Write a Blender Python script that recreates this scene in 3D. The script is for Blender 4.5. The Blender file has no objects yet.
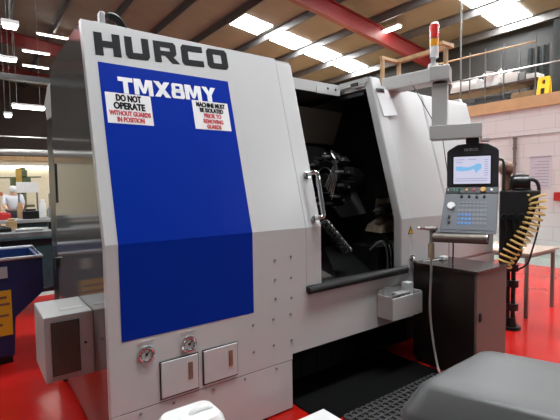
import bpy, bmesh, math, random
from mathutils import Vector, Matrix
random.seed(7)
SC = bpy.context.scene
COL = SC.collection
PI = math.pi

# ------------------------------------------------------------------ materials
def mat(name, col, rough=.5, metal=0, spec=.5, var=0.0, vscale=8, bump=0, bscale=60, emit=None, estr=0, coat=0):
    m = bpy.data.materials.new(name); m.use_nodes = True
    nt = m.node_tree; b = nt.nodes['Principled BSDF']
    b.inputs['Base Color'].default_value = (*col, 1)
    b.inputs['Roughness'].default_value = rough
    b.inputs['Metallic'].default_value = metal
    b.inputs['Specular IOR Level'].default_value = spec
    b.inputs['Coat Weight'].default_value = coat
    b.inputs['Coat Roughness'].default_value = .08
    if var or bump:
        tc = nt.nodes.new('ShaderNodeTexCoord')
    if var:
        n = nt.nodes.new('ShaderNodeTexNoise'); n.inputs['Scale'].default_value = vscale
        n.inputs['Detail'].default_value = 5
        nt.links.new(tc.outputs['Object'], n.inputs['Vector'])
        r = nt.nodes.new('ShaderNodeMapRange')
        r.inputs['From Min'].default_value = .3; r.inputs['From Max'].default_value = .7
        r.inputs['To Min'].default_value = 1 - var; r.inputs['To Max'].default_value = 1 + var
        nt.links.new(n.outputs['Fac'], r.inputs['Value'])
        mx = nt.nodes.new('ShaderNodeVectorMath'); mx.operation = 'SCALE'
        mx.inputs[0].default_value = col
        nt.links.new(r.outputs['Result'], mx.inputs['Scale'])
        nt.links.new(mx.outputs['Vector'], b.inputs['Base Color'])
    if bump:
        n2 = nt.nodes.new('ShaderNodeTexNoise'); n2.inputs['Scale'].default_value = bscale
        nt.links.new(tc.outputs['Object'], n2.inputs['Vector'])
        bp = nt.nodes.new('ShaderNodeBump'); bp.inputs['Strength'].default_value = bump
        bp.inputs['Distance'].default_value = .01
        nt.links.new(n2.outputs['Fac'], bp.inputs['Height'])
        nt.links.new(bp.outputs['Normal'], b.inputs['Normal'])
    if emit:
        b.inputs['Emission Color'].default_value = (*emit, 1)
        b.inputs['Emission Strength'].default_value = estr
    return m

M = {}
M['white'] = mat('machine white enamel', (.52, .52, .51), .30, var=.02, vscale=2)
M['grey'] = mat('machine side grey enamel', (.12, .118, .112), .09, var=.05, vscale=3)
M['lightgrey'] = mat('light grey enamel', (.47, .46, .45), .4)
M['armgrey'] = mat('console arm grey enamel', (.50, .49, .475), .45)
M['blue'] = mat('blue vinyl', (.002, .024, .29), .35, spec=.08)
M['black'] = mat('black plastic', (.012, .012, .013), .45)
M['letter'] = mat('black lettering', (.008, .008, .009), .6, spec=.12)
M['blackmetal'] = mat('black oily metal', (.012, .012, .012), .3, metal=.3)
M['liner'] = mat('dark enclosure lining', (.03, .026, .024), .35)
M['bed'] = mat('dark grey way cover', (.24, .24, .235), .45, metal=.2)
M['traym'] = mat('interior tray steel', (.16, .155, .14), .45, metal=.4, var=.2)
M['steel'] = mat('brushed steel', (.5, .5, .49), .3, metal=1)
M['chrome'] = mat('chrome', (.7, .7, .7), .12, metal=1)
M['rubber'] = mat('black rubber', (.01, .01, .01), .7)
M['paper'] = mat('white paper', (.8, .8, .8), .8)
M['sticker'] = mat('white sticker', (.75, .74, .73), .5)
M['redtext'] = mat('red print', (.55, .05, .06), .6)
M['whitetext'] = mat('white vinyl lettering', (.8, .8, .8), .5)
M['yellow'] = mat('warning yellow', (.8, .45, .02), .5)
M['conbody'] = mat('console charcoal', (.035, .036, .04), .45)
M['keypad'] = mat('keypad grey', (.13, .138, .155), .5)
M['key'] = mat('key light grey', (.20, .21, .225), .5)
M['keyblue'] = mat('key blue', (.10, .25, .55), .5)
M['knob'] = mat('hand wheel white', (.8, .8, .8), .3)
M['greenbtn'] = mat('green button ring', (.05, .25, .15), .4)
M['redbtn'] = mat('red button', (.5, .03, .02), .4)
M['amberbtn'] = mat('amber button', (.6, .3, .03), .4)
M['screen'] = mat('lit screen', (.1, .1, .1), .3, emit=(.62, .62, .80), estr=.40)
M['screenblue'] = mat('lit screen blue', (.05, .1, .2), .3, emit=(.22, .50, .78), estr=.40)
M['screentext'] = mat('lit screen lines', (.05, .05, .1), .3, emit=(.38, .36, .52), estr=.38)
M['lensred'] = mat('red lens', (.75, .04, .03), .25, coat=.5)
M['lensamber'] = mat('amber lens', (.9, .38, .02), .25, coat=.5)
M['lensclear'] = mat('clear white lens', (.72, .72, .70), .3, coat=.5)
M['cabdark'] = mat('dark brown cabinet board', (.016, .010, .008), .3, var=.2, vscale=5)
M['cabtop'] = mat('dark wood top', (.035, .02, .017), .22, var=.25, vscale=9)
M['cabdoor'] = mat('beige grey cabinet door', (.17, .115, .095), .5)
M['traylip'] = mat('worn metal tray lip', (.20, .165, .135), .5, metal=.2, var=.15, vscale=20)
M['hosewhite'] = mat('pale rubber hose', (.42, .40, .37), .5)
M['hosetan'] = mat('tan hose end', (.42, .33, .22), .6)
M['coil'] = mat('yellow coiled hose', (.62, .45, .15), .4)
M['plasticwhite'] = mat('white plastic', (.72, .72, .70), .4, var=.04)
M['grille'] = mat('brown black mesh filter', (.035, .027, .02), .6, metal=.3)
M['brown'] = mat('brown casing', (.22, .11, .07), .5, var=.3, vscale=15)
M['casting'] = mat('tan cast metal', (.26, .20, .14), .5, var=.25, vscale=10)
M['bin'] = mat('bin grey plastic', (.058, .057, .055), .47, var=.04, bump=.05, bscale=300)
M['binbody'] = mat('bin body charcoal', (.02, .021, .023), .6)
M['skip'] = mat('skip blue paint', (.006, .022, .10), .4, var=.2, vscale=4)
M['skiprim'] = mat('worn pale rim', (.45, .47, .50), .4)
M['mat'] = mat('dark rubber mat', (.03, .029, .028), .65, var=.2)
M['redwall'] = mat('red oxide steel', (.17, .010, .009), .5, var=.1)
M['purlin'] = mat('galvanised purlin', (.13, .125, .12), .45, metal=.4, var=.1)
M['brownroof'] = mat('tan roof sheet', (.19, .165, .125), .7, var=.10, vscale=1.2)
M['fascia'] = mat('tan fibreboard', (.58, .36, .18), .6, var=.08, vscale=4)
M['tube'] = mat('lit fluorescent tube', (.8, .8, .8), .4, emit=(1, .97, .9), estr=9)
M['sky'] = mat('daylit translucent sheet', (.7, .75, .8), .5, emit=(.93, .97, 1.0), estr=24)
M['tarp'] = mat('dark green tarpaulin', (.028, .034, .033), .7, var=.3)
M['darkwall'] = mat('dark gable cladding', (.06, .045, .036), .8, var=.2, vscale=.7)
M['cream'] = mat('cream painted wall', (.62, .54, .38), .7, var=.05)
M['wood'] = mat('bare timber', (.40, .25, .12), .6, var=.2, vscale=12)
M['card'] = mat('cardboard', (.26, .17, .09), .8, var=.15)
M['pipeblue'] = mat('blue grey pipe', (.16, .19, .23), .5)
M['signyellow'] = mat('yellow plastic sign', (.85, .55, .02), .4)
M['teal'] = mat('dark teal machine paint', (.02, .05, .055), .4, var=.3)
M['drillgreen'] = mat('dull green machine paint', (.08, .10, .04), .5, var=.4, vscale=9)
M['drillyellow'] = mat('mustard paint', (.40, .25, .04), .5)
M['skin'] = mat('skin', (.55, .33, .24), .5)
M['hairwhite'] = mat('white hair', (.75, .74, .72), .7)
M['shirt'] = mat('pale shirt', (.60, .62, .66), .8)
M['trousers'] = mat('dark trousers', (.03, .035, .05), .8)
M['tableedge'] = mat('table laminate', (.33, .25, .19), .4, var=.08)
M['tableleg'] = mat('brown steel leg', (.20, .16, .14), .35, metal=.5)
M['duct'] = mat('silver duct', (.55, .55, .53), .35, metal=.8)
M['redplastic'] = mat('red plastic', (.45, .02, .015), .4)

def floor_mat():
    m = mat('red epoxy floor', (.45, .028, .02), .16, spec=.4)
    nt = m.node_tree; b = nt.nodes['Principled BSDF']
    tc = nt.nodes.new('ShaderNodeTexCoord')
    n = nt.nodes.new('ShaderNodeTexNoise'); n.inputs['Scale'].default_value = 1.6; n.inputs['Detail'].default_value = 8
    nt.links.new(tc.outputs['Object'], n.inputs['Vector'])
    cr = nt.nodes.new('ShaderNodeValToRGB')
    cr.color_ramp.elements[0].position = .35; cr.color_ramp.elements[0].color = (.36, .008, .005, 1)
    cr.color_ramp.elements[1].position = .68; cr.color_ramp.elements[1].color = (.46, .013, .009, 1)
    nt.links.new(n.outputs['Fac'], cr.inputs['Fac']); nt.links.new(cr.outputs['Color'], b.inputs['Base Color'])
    n3 = nt.nodes.new('ShaderNodeTexNoise'); n3.inputs['Scale'].default_value = 14; n3.inputs['Detail'].default_value = 6
    nt.links.new(tc.outputs['Object'], n3.inputs['Vector'])
    mr = nt.nodes.new('ShaderNodeMapRange'); mr.inputs['To Min'].default_value = .14; mr.inputs['To Max'].default_value = .30
    nt.links.new(n3.outputs['Fac'], mr.inputs['Value']); nt.links.new(mr.outputs['Result'], b.inputs['Roughness'])
    bp = nt.nodes.new('ShaderNodeBump'); bp.inputs['Strength'].default_value = .04; bp.inputs['Distance'].default_value = .01
    nt.links.new(n3.outputs['Fac'], bp.inputs['Height']); nt.links.new(bp.outputs['Normal'], b.inputs['Normal'])
    return m
M['floor'] = floor_mat()

def brick_mat():
    m = mat('white painted blockwork', (.62, .58, .55), .6)
    nt = m.node_tree; b = nt.nodes['Principled BSDF']
    tc = nt.nodes.new('ShaderNodeTexCoord'); mp = nt.nodes.new('ShaderNodeMapping')
    mp.inputs['Rotation'].default_value = (PI/2, 0, PI/2)
    sep = nt.nodes.new('ShaderNodeSeparateXYZ'); cmb = nt.nodes.new('ShaderNodeCombineXYZ')
    nt.links.new(tc.outputs['Object'], sep.inputs[0])
    nt.links.new(sep.outputs['Y'], cmb.inputs['X']); nt.links.new(sep.outputs['Z'], cmb.inputs['Y'])
    br = nt.nodes.new('ShaderNodeTexBrick'); br.inputs['Scale'].default_value = 1
    br.inputs['Brick Width'].default_value = .62; br.inputs['Row Height'].default_value = .30
    br.inputs['Mortar Size'].default_value = .008
    br.inputs['Color1'].default_value = (.665, .655, .635, 1); br.inputs['Color2'].default_value = (.65, .64, .62, 1)
    br.inputs['Mortar'].default_value = (.55, .53, .51, 1)
    nt.links.new(cmb.outputs[0], br.inputs['Vector'])
    nt.links.new(br.outputs['Color'], b.inputs['Base Color'])
    bp = nt.nodes.new('ShaderNodeBump'); bp.inputs['Strength'].default_value = .4; bp.inputs['Distance'].default_value = .01; bp.invert = True
    nt.links.new(br.outputs['Fac'], bp.inputs['Height']); nt.links.new(bp.outputs['Normal'], b.inputs['Normal'])
    return m
M['brick'] = brick_mat()

# ------------------------------------------------------------------ mesh helpers
def B(): return bmesh.new()
def box(bm, x0, x1, y0, y1, z0, z1):
    v = [bm.verts.new(p) for p in ((x0,y0,z0),(x1,y0,z0),(x1,y1,z0),(x0,y1,z0),(x0,y0,z1),(x1,y0,z1),(x1,y1,z1),(x0,y1,z1))]
    for f in ((3,2,1,0),(4,5,6,7),(0,1,5,4),(1,2,6,5),(2,3,7,6),(3,0,4,7)): bm.faces.new([v[i] for i in f])
    return bm
def solid(bm, bottom, top):
    """loft between two equal closed loops of 3-D points"""
    a = [bm.verts.new(p) for p in bottom]; b = [bm.verts.new(p) for p in top]; n = len(a)
    fs = [bm.faces.new(list(reversed(a))), bm.faces.new(b)]
    for i in range(n): fs.append(bm.faces.new((a[i], a[(i+1) % n], b[(i+1) % n], b[i])))
    bmesh.ops.recalc_face_normals(bm, faces=fs)
    return bm
def basis(d):
    d = Vector(d).normalized()
    a = Vector((0,0,1)) if abs(d.z) < .9 else Vector((1,0,0))
    u = d.cross(a).normalized(); return d, u, d.cross(u).normalized()
def cyl(bm, p0, p1, r0, r1=None, n=20):
    if r1 is None: r1 = r0
    p0 = Vector(p0); p1 = Vector(p1); d, u, w = basis(p1-p0)
    A = [p0 + (u*math.cos(2*PI*i/n)+w*math.sin(2*PI*i/n))*r0 for i in range(n)]
    C = [p1 + (u*math.cos(2*PI*i/n)+w*math.sin(2*PI*i/n))*max(r1, 1e-4) for i in range(n)]
    return solid(bm, A, C)
def tube(bm, pts, r, n=10, smooth=0, closed=False):
    P = [Vector(p) for p in pts]
    for _ in range(smooth):
        Q = [P[0]]
        for a, b in zip(P, P[1:]): Q += [a*.75+b*.25, a*.25+b*.75]
        Q.append(P[-1]); P = Q
    rings = []; up = None
    for i, p in enumerate(P):
        d = (P[min(i+1, len(P)-1)] - P[max(i-1, 0)]).normalized()
        if up is None: _, up, _ = basis(d)
        u = (up - d*up.dot(d)).normalized(); up = u; w = d.cross(u)
        rings.append([bm.verts.new(p + (u*math.cos(2*PI*k/n)+w*math.sin(2*PI*k/n))*r) for k in range(n)])
    fs = []
    for a, b in zip(rings, rings[1:]):
        for k in range(n): fs.append(bm.faces.new((a[k], a[(k+1) % n], b[(k+1) % n], b[k])))
    fs.append(bm.faces.new(list(reversed(rings[0])))); fs.append(bm.faces.new(rings[-1]))
    bmesh.ops.recalc_face_normals(bm, faces=fs)
    return bm
def ball(bm, c, r, sx=1, sy=1, sz=1, n=16):
    res = bmesh.ops.create_uvsphere(bm, u_segments=n, v_segments=max(8, n//2), radius=r)
    for v in res['verts']: v.co = Vector((v.co.x*sx, v.co.y*sy, v.co.z*sz)) + Vector(c)
    return bm
def ring(bm, c, axis, R, r, n=24, m=8):
    d, u, w = basis(axis); c = Vector(c); rows = []
    for i in range(n):
        a = 2*PI*i/n; e = u*math.cos(a)+w*math.sin(a)
        rows.append([bm.verts.new(c + e*(R + r*math.cos(2*PI*k/m)) + d*(r*math.sin(2*PI*k/m))) for k in range(m)])
    fs = []
    for i in range(n):
        for k in range(m):
            fs.append(bm.faces.new((rows[i][k], rows[(i+1) % n][k], rows[(i+1) % n][(k+1) % m], rows[i][(k+1) % m])))
    bmesh.ops.recalc_face_normals(bm, faces=fs)
    return bm
def rrect(x0, x1, y0, y1, r, n=5):
    out = []
    for cx, cy, a0 in ((x1-r, y1-r, 0), (x0+r, y1-r, 90), (x0+r, y0+r, 180), (x1-r, y0+r, 270)):
        for k in range(n+1):
            a = math.radians(a0 + 90*k/n); out.append((cx+r*math.cos(a), cy+r*math.sin(a)))
    return out

ORG = {}
def root_origin(o):
    return ORG.get(o.name, Vector((0,0,0)))
def obj(name, bm, m, parent=None, bevel=0, smooth=False, label=None, origin=None, seg=2):
    """link one mesh; world coordinates in, coordinates relative to the thing's base out"""
    if origin is None and parent is None:
        xs = [v.co for v in bm.verts]
        lo = Vector([min(c[i] for c in xs) for i in range(3)]); hi = Vector([max(c[i] for c in xs) for i in range(3)])
        origin = Vector(((lo.x+hi.x)/2, (lo.y+hi.y)/2, lo.z))
    o_ = root_origin(parent) if parent else Vector(origin)
    for v in bm.verts: v.co -= o_
    me = bpy.data.meshes.new(name); bm.to_mesh(me); bm.free()
    ob = bpy.data.objects.new(name, me); COL.objects.link(ob)
    me.materials.append(M[m] if isinstance(m, str) else m)
    if smooth:
        me.shade_smooth()
        me.set_sharp_from_angle(angle=math.radians(35))
    if parent: ob.parent = parent
    else: ob.location = o_
    ORG[ob.name] = o_
    if bevel:
        b = ob.modifiers.new('edge', 'BEVEL'); b.width = bevel; b.segments = seg; b.limit_method = 'ANGLE'; b.angle_limit = math.radians(40)
    if label: ob['label'] = label
    return ob
def thing(name, label, cat, loc, group=None):
    o = bpy.data.objects.new(name, None); COL.objects.link(o); o.location = loc; o.empty_display_size = .1
    ORG[o.name] = Vector(loc); o['label'] = label; o['category'] = cat
    if group: o['group'] = group
    return o
def tag(o, label, cat, group=None):
    o['label'] = label; o['category'] = cat
    if group: o['group'] = group
    return o
def struct(name, bm, m, label=None, cat=None):
    o = obj(name, bm, m, origin=(0,0,0)); o['kind'] = 'structure'
    if label: o['label'] = label
    if cat: o['category'] = cat
    return o
def text_geo(body, bold=.0):
    cu = bpy.data.curves.new('tmp', 'FONT'); cu.body = body; cu.size = 1; cu.offset = bold
    cu.align_x = 'CENTER'; cu.resolution_u = 3
    ob = bpy.data.objects.new('tmp', cu); COL.objects.link(ob)
    bpy.context.view_layer.update()
    dg = bpy.context.evaluated_depsgraph_get()
    me = bpy.data.meshes.new_from_object(ob.evaluated_get(dg))
    vs = [(v.co.x, v.co.y) for v in me.vertices]; fs = [tuple(p.vertices) for p in me.polygons]
    bpy.data.objects.remove(ob); bpy.data.curves.remove(cu); bpy.data.meshes.remove(me)
    return vs, fs
def flat(bm, vs, fs, bbox, fn, depth=.0015):
    """2-D outline fitted to bbox (u0,u1,v0,v1), mapped by fn(u,v,h) to 3-D as a thin solid"""
    u0, u1, v0, v1 = bbox
    ax = min(v[0] for v in vs); bx = max(v[0] for v in vs); ay = min(v[1] for v in vs); by = max(v[1] for v in vs)
    q = [(u0+(x-ax)/(bx-ax)*(u1-u0), v0+(y-ay)/(by-ay)*(v1-v0)) for x, y in vs]
    V = [bm.verts.new(fn(u, v, depth)) for u, v in q]
    faces = []
    for f in fs:
        try: faces.append(bm.faces.new([V[i] for i in f]))
        except ValueError: pass
    bmesh.ops.recalc_face_normals(bm, faces=faces)
    ex = bmesh.ops.extrude_face_region(bm, geom=faces)
    nv = [g for g in ex['geom'] if isinstance(g, bmesh.types.BMVert)]
    d = Vector(fn(u0, v0, 0)) - Vector(fn(u0, v0, depth))
    for v in nv: v.co += d
    return bm
def words(bm, lines, fn, bold=.02, depth=.0015):
    for body, bb in lines:
        vs, fs = text_geo(body, min(bold, .014)); k = (bb[3]-bb[2])*.05 if bold > .025 else 0
        for i, (du, dv) in enumerate(((-k,0),(k,0),(0,k*.6),(0,-k*.6)) if k else ((0,0),)):
            flat(bm, vs, fs, (bb[0]+du, bb[1]+du, bb[2]+dv, bb[3]+dv), fn, depth+.0002*i)
    return bm

# ------------------------------------------------------------------ building
ZR = lambda x: 8.525 - .13*x           # underside of the sloping roof sheet
bm = B(); box(bm, -1, 8.5, .95, 7, -.12, 0); box(bm, 4.6, 8.5, 7, 31, -.12, 0); box(bm, 4.6, 8.5, -9, .95, -.12, 0); struct('floor', bm, 'floor')
bm = B(); box(bm, -9, 4.6, 7, 31, -.12, 0); box(bm, -9, -1, .95, 7, -.12, 0); struct('floor_unseen_grey', bm, mat('pale grey unseen floor', (.20, .195, .18), .55, var=.2))  # unseen floor, made grey to cut red bounce on roof and machine side
bm = B(); box(bm, -9, 4.6, -9, .95, -.12, 0); struct('floor_unseen_dark', bm, mat('dark grey unseen floor', (.07, .07, .068), .6, var=.2))  # unseen floor around the camera, made dark grey to keep red bounce off the machine
bm = B(); box(bm, 8.5, 17, -9, 31, -.12, .0); struct('floor_walkway', bm, mat('grey green walkway paint', (.20, .23, .20), .4, var=.15))
bm = B(); box(bm, 9.3, 9.36, -2, 9, 0.0, .004); struct('trim_1', bm, mat('worn yellow line', (.5, .46, .34), .6, var=.3))
# roof
bm = B()
solid(bm, [(-9,-9,ZR(-9)),(17,-9,ZR(17)),(17,31,ZR(17)),(-9,31,ZR(-9))], [(-9,-9,ZR(-9)+.08),(17,-9,ZR(17)+.08),(17,31,ZR(17)+.08),(-9,31,ZR(-9)+.08)])
struct('ceiling', bm, 'brownroof')
PX = [-7.9, -6.3, -4.7, -3.15, -1.58, 0, 1.6, 3.09, 4.66, 6.15, 7.63, 9.33, 11.07, 12.68, 14.25, 15.8]
for i, x in enumerate(PX):
    bm = B(); z = ZR(x)
    box(bm, x-.012, x+.012, -9, 31, z-.24, z-.005); box(bm, x-.012, x+.075, -9, 31, z-.25, z-.235); box(bm, x-.08, x+.012, -9, 31, z-.02, z-.002)
    struct('roof_purlin', bm, 'purlin', 'long grey steel purlin running under the roof sheets')
for i, y in enumerate((-1.7, 9.5, 20.7, 26.3)):
    bm = B()
    for h0, h1, w in ((.25, .28, .10), (.28, .75, .012), (.75, .78, .10)):
        lo = [(-9,y-w,ZR(-9)-h1),(17,y-w,ZR(17)-h1),(17,y+w,ZR(17)-h1),(-9,y+w,ZR(-9)-h1)]
        solid(bm, lo, [(a,b,c+h1-h0) for a,b,c in lo])
    struct('roof_beam', bm, 'redwall', 'red steel roof beam crossing under the purlins')
k = 1
for y in (-6.9, .75, 6.5, 13.1, 19.7, 26.3):
    xs = ((7.83, 9.12), (9.5, 10.93), (11.2, 12.58), (12.82, 14.15))
    if y < -5: xs = xs[1:3]  # unseen row behind the camera, added for sheen on the leaning front
    if -1 < y < 1: xs = ((.15, 1.45), (1.75, 3.0), (3.2, 4.5)) + xs  # unseen overhead sheets, added to light the machine front from above
    if 5 < y < 22: xs = ((-7.75, -6.45), (-4.55, -3.3), (-1.45, -.15)) + xs  # unseen sheets at left, added to light the machine side and floor
    for x0, x1 in xs:
        bm = B(); h = .52
        lo = [(x0,y-h,ZR(x0)-.022),(x1,y-h,ZR(x1)-.022),(x1,y+h,ZR(x1)-.022),(x0,y+h,ZR(x0)-.022)]
        solid(bm, lo, [(a,b,c+.015) for a,b,c in lo])
        struct('window_%d' % k, bm, 'sky', 'bright rooflight sheet between purlins, unseen ones added for light', 'window'); k += 1
# right hand block wall with mezzanine above, far walls
bm = B(); box(bm, 10, 10.2, -9, 20, 0, 3.18); struct('wall_right', bm, 'brick')
bm = B(); box(bm, 9.965, 10.2, -9, 20, 3.18, 3.44); struct('trim_2', bm, 'fascia', 'tan board along the edge of the storage loft')
bm = B(); box(bm, 9.985, 10.0, -9, 20, 2.585, 2.60); struct('trim_3', bm, mat('grey conduit line', (.3, .26, .24), .6))
bm = B(); box(bm, 10.2, 14.5, -9, 20, 3.2, 3.30); struct('loft_floor', bm, 'wood')
bm = B(); box(bm, 14.5, 14.7, -9, 31, 0, 6.62); struct('wall_eave', bm, mat('dark grey eave cladding', (.022,.022,.021), .8, var=.15))
bm = B(); box(bm, -9, 17, 30.6, 30.9, 0, 10); struct('wall_far', bm, 'darkwall')
bm = B(); box(bm, -9, -8.8, -9, 31, 0, 9.9); struct('wall_left', bm, mat('left hall wall', (.22,.215,.20), .8, var=.1))
bm = B(); box(bm, -8, 9.9, 18, 18.2, 0, 2.62); struct('wall_back', bm, 'cream')
bm = B(); box(bm, -8, 9.9, 17.93, 18.25, 2.62, 2.78); struct('trim_4', bm, 'wood')

# fluorescent fittings
def fitting(c, L, along, label, w=.10, drop=0):
    c = Vector(c); t = thing('fluorescent_light', label, 'ceiling light', c, 'fluorescent fittings')
    bm = B(); hx, hy = (L/2, w/2+.02) if along == 'x' else (w/2+.02, L/2)
    box(bm, c.x-hx, c.x+hx, c.y-hy, c.y+hy, c.z, c.z+.05); obj('housing', bm, 'sticker', t)
    bm = B(); hx, hy = (L/2-.02, w/2) if along == 'x' else (w/2, L/2-.02)
    box(bm, c.x-hx, c.x+hx, c.y-hy, c.y+hy, c.z-.05, c.z); obj('diffuser', bm, 'tube', t, bevel=.015)
    if drop:
        for s in (-1, 1):
            p = c + (Vector((L*.35*s, 0, .045)) if along == 'x' else Vector((0, L*.35*s, .045)))
            bm = B(); cyl(bm, p, p+Vector((0,0,drop)), .006, n=6); obj('hanger', bm, 'purlin', t)
    
fitting((11.55, 9.5, 6.72), 1.25, 'y', 'lit fluorescent fitting hung below the red beam, behind the signal lamp', .20, .25)
fitting((1.31, 12.0, 3.58), .70, 'x', 'lit wide fluorescent fitting hung low at left beside the machine', .20, 4.4)
fitting((.80, 11.0, 3.20), .15, 'x', 'small lit lamp hung low at the far left below the wide fitting', .15, 5.0)
fitting((.585, 7.0, 3.84), .14, 'y', 'small square lit lamp near the top left of the hall', .16, 4.2)
for n_, (x, y, z, L) in enumerate(((3.1, 19.5, 7.80, 1.2), (2.54, 20.0, 7.18, 1.0), (2.75, 22.0, 7.10, 1.05), (.70, 10.0, 4.15, .46))):
    fitting((x, y, z), L, 'x', ('thin lit tube highest of the far tubes at left', 'thin lit tube just under the first far red beam at left', 'thin lit tube lower than the first far red beam at left', 'thin lit tube touching the left edge of the photo')[n_], .06, 1.2)
fitting((1.5, 17.96, 2.42), 3.6, 'x', 'long lit strip along the top of the cream back wall', .05)

bm = B(); tube(bm, [(-8.8, 12, 2.44), (9.9, 12, 2.5)], .07, 14); tag(obj('duct_pipe', bm, 'duct', smooth=True), 'silver horizontal duct pipe in front of the cream back wall', 'pipe')
bm = B(); tube(bm, [(-8.8, 12.3, 2.84), (1.0, 12.3, 2.87), (10, 12.3, 2.92)], .015, 6); tag(obj('overhead_cable', bm, 'duct'), 'thin pale cable strung above the silver duct pipe', 'cable')
bm = B(); box(bm, .35, .47, 15.9, 16.1, 0, 7.7); box(bm, .27, .55, 15.88, 15.9, 0, 7.7); struct('steel_column', bm, 'redwall')
bm = B(); box(bm, -8.9, 6, 10.25, 10.35, 3.84, 3.93); box(bm, -8.9, 6, 10.22, 10.38, 3.81, 3.84); tag(obj('crane_rail', bm, mat('dark rail steel', (.04,.04,.04), .5)), 'dark grey horizontal crane rail high at the left', 'beam')

# ------------------------------------------------------------------ the lathe
F = lambda z: 2.25 if z <= 1.26 else 2.25 + .27*(z-1.26)
NL = Vector((0, -1, .27)).normalized()
def lean(u, v, h=0):                       # point on the leaning front at height v, h proud of it
    p = Vector((u, F(v), v)); n = NL if v > 1.26 else Vector((0,-1,0)); return tuple(p + n*h)
lathe = thing('cnc_lathe', 'large white and blue turning machine with open sliding door and side console', 'machine tool', (2.5, 2.95, 0))

def front(bm, x0, x1, z0, z1, t=.05, h=0):
    zs = [z0] + ([1.26] if z0 < 1.26 < z1 else []) + [z1]
    prof = [lean(0, z, h) for z in zs]; back = [(0, F(z)+t, z) for z in reversed(zs)]
    loop = [(p[1], p[2]) for p in prof+back]
    return solid(bm, [(x0, a, b) for a, b in loop], [(x1, a, b) for a, b in loop])
bm = B()
ol = [(.552,.354),(1.757,.354),(1.757,.392),(4.53,.392),(4.53,.80),(1.887,.80),(1.887,1.26),(.552,1.26)]
fv = [bm.verts.new((u, 2.25, v)) for u, v in ol]; tv = [bm.verts.new((u, F(2.5), 2.5)) for u in (.552, 1.887)]
ff = [bm.faces.new(fv), bm.faces.new((fv[7], fv[6], tv[1], tv[0]))]
bmesh.ops.recalc_face_normals(bm, faces=ff)
ex_ = bmesh.ops.extrude_face_region(bm, geom=ff)
for g_ in ex_['geom']:
    if isinstance(g_, bmesh.types.BMVert): g_.co.y += .05
bmesh.ops.recalc_face_normals(bm, faces=bm.faces[:])
obj('front_panel', bm, 'white', lathe)
bm = B(); front(bm, .552, 1.755, .012, .350); obj('lower_panel', bm, 'white', lathe, bevel=.004)
bm = B(); box(bm, .60, 1.75, 2.252, 2.29, .346, .358); obj('seam', bm, 'black', lathe)
bm = B(); front(bm, 2.93, 3.06, .802, 2.515, .07, .015); obj('door_jamb', bm, 'white', lathe, bevel=.012)
bm = B(); front(bm, 3.06, 3.655, .802, 2.45); obj('right_panel', bm, 'white', lathe, bevel=.004)
bm = B(); front(bm, 3.663, 4.53, .802, 2.45); obj('right_panel', bm, 'white', lathe, bevel=.03)
# blue field
bm = B()
zs = [.742, 1.26, 2.260]
solid(bm, [lean(.618, z, .0015) for z in zs]+[lean(1.446, z, .0015) for z in reversed(zs)], [lean(.618, z, -.004) for z in zs]+[lean(1.446, z, -.004) for z in reversed(zs)])
obj('blue_panel', bm, 'blue', lathe)
# big lettering, drawn as wide blocky letters
def outline(bm, pts, bb):
    u0, u1, v0, v1 = bb
    q = [(u0+x*(u1-u0), v0+y*(v1-v0)+.046*((u0+x*(u1-u0))-.61)/.86) for x, y in pts]
    return solid(bm, [lean(u, v, .0) for u, v in q], [lean(u, v, .003) for u, v in q])
V0, V1 = 2.300, 2.436
def letter(ch, u0, u1):
    bm = B(); bb = (u0, u1, V0, V1)
    def R(x0, x1, y0, y1): outline(bm, [(x0,y0),(x1,y0),(x1,y1),(x0,y1)], bb)
    if ch == 'H':
        R(0,.31,0,1); R(.69,1,0,1); R(.31,.69,.38,.65)
    elif ch == 'U':
        R(0,.30,.28,1); R(.70,1,.28,1)
        outline(bm, [(.0,.28),(.0,.14),(.10,0),(.90,0),(1,.14),(1,.28)], bb)
    elif ch == 'R':
        R(0,.29,0,1); R(.29,.72,.74,1); R(.29,.72,.33,.55)
        outline(bm, [(.72,.74),(.72,.55),(.72,.33),(.90,.33),(1,.45),(1,.88),(.90,1),(.72,1)], bb)
        outline(bm, [(.48,.33),(.76,0),(1.10,0),(.80,.33)], bb)
    elif ch == 'C':
        outline(bm, [(0,.14),(.09,0),(.30,0),(.30,1),(.09,1),(0,.86)], bb); R(.30,1,.0,.28); R(.30,1,.72,1)
    elif ch == 'O':
        outline(bm, [(0,.14),(.10,0),(.30,0),(.30,1),(.10,1),(0,.86)], bb)
        outline(bm, [(.70,0),(.90,0),(1,.14),(1,.86),(.90,1),(.70,1)], bb); R(.30,.70,0,.27); R(.30,.70,.73,1)
    o = obj('maker_lettering', bm, 'letter', lathe); o['label'] = 'black block letter %s' % ch
letter('H', .612, .755); letter('U', .782, .925); letter('R', .955, 1.10); letter('C', 1.135, 1.285); letter('O', 1.315, 1.470)
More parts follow.
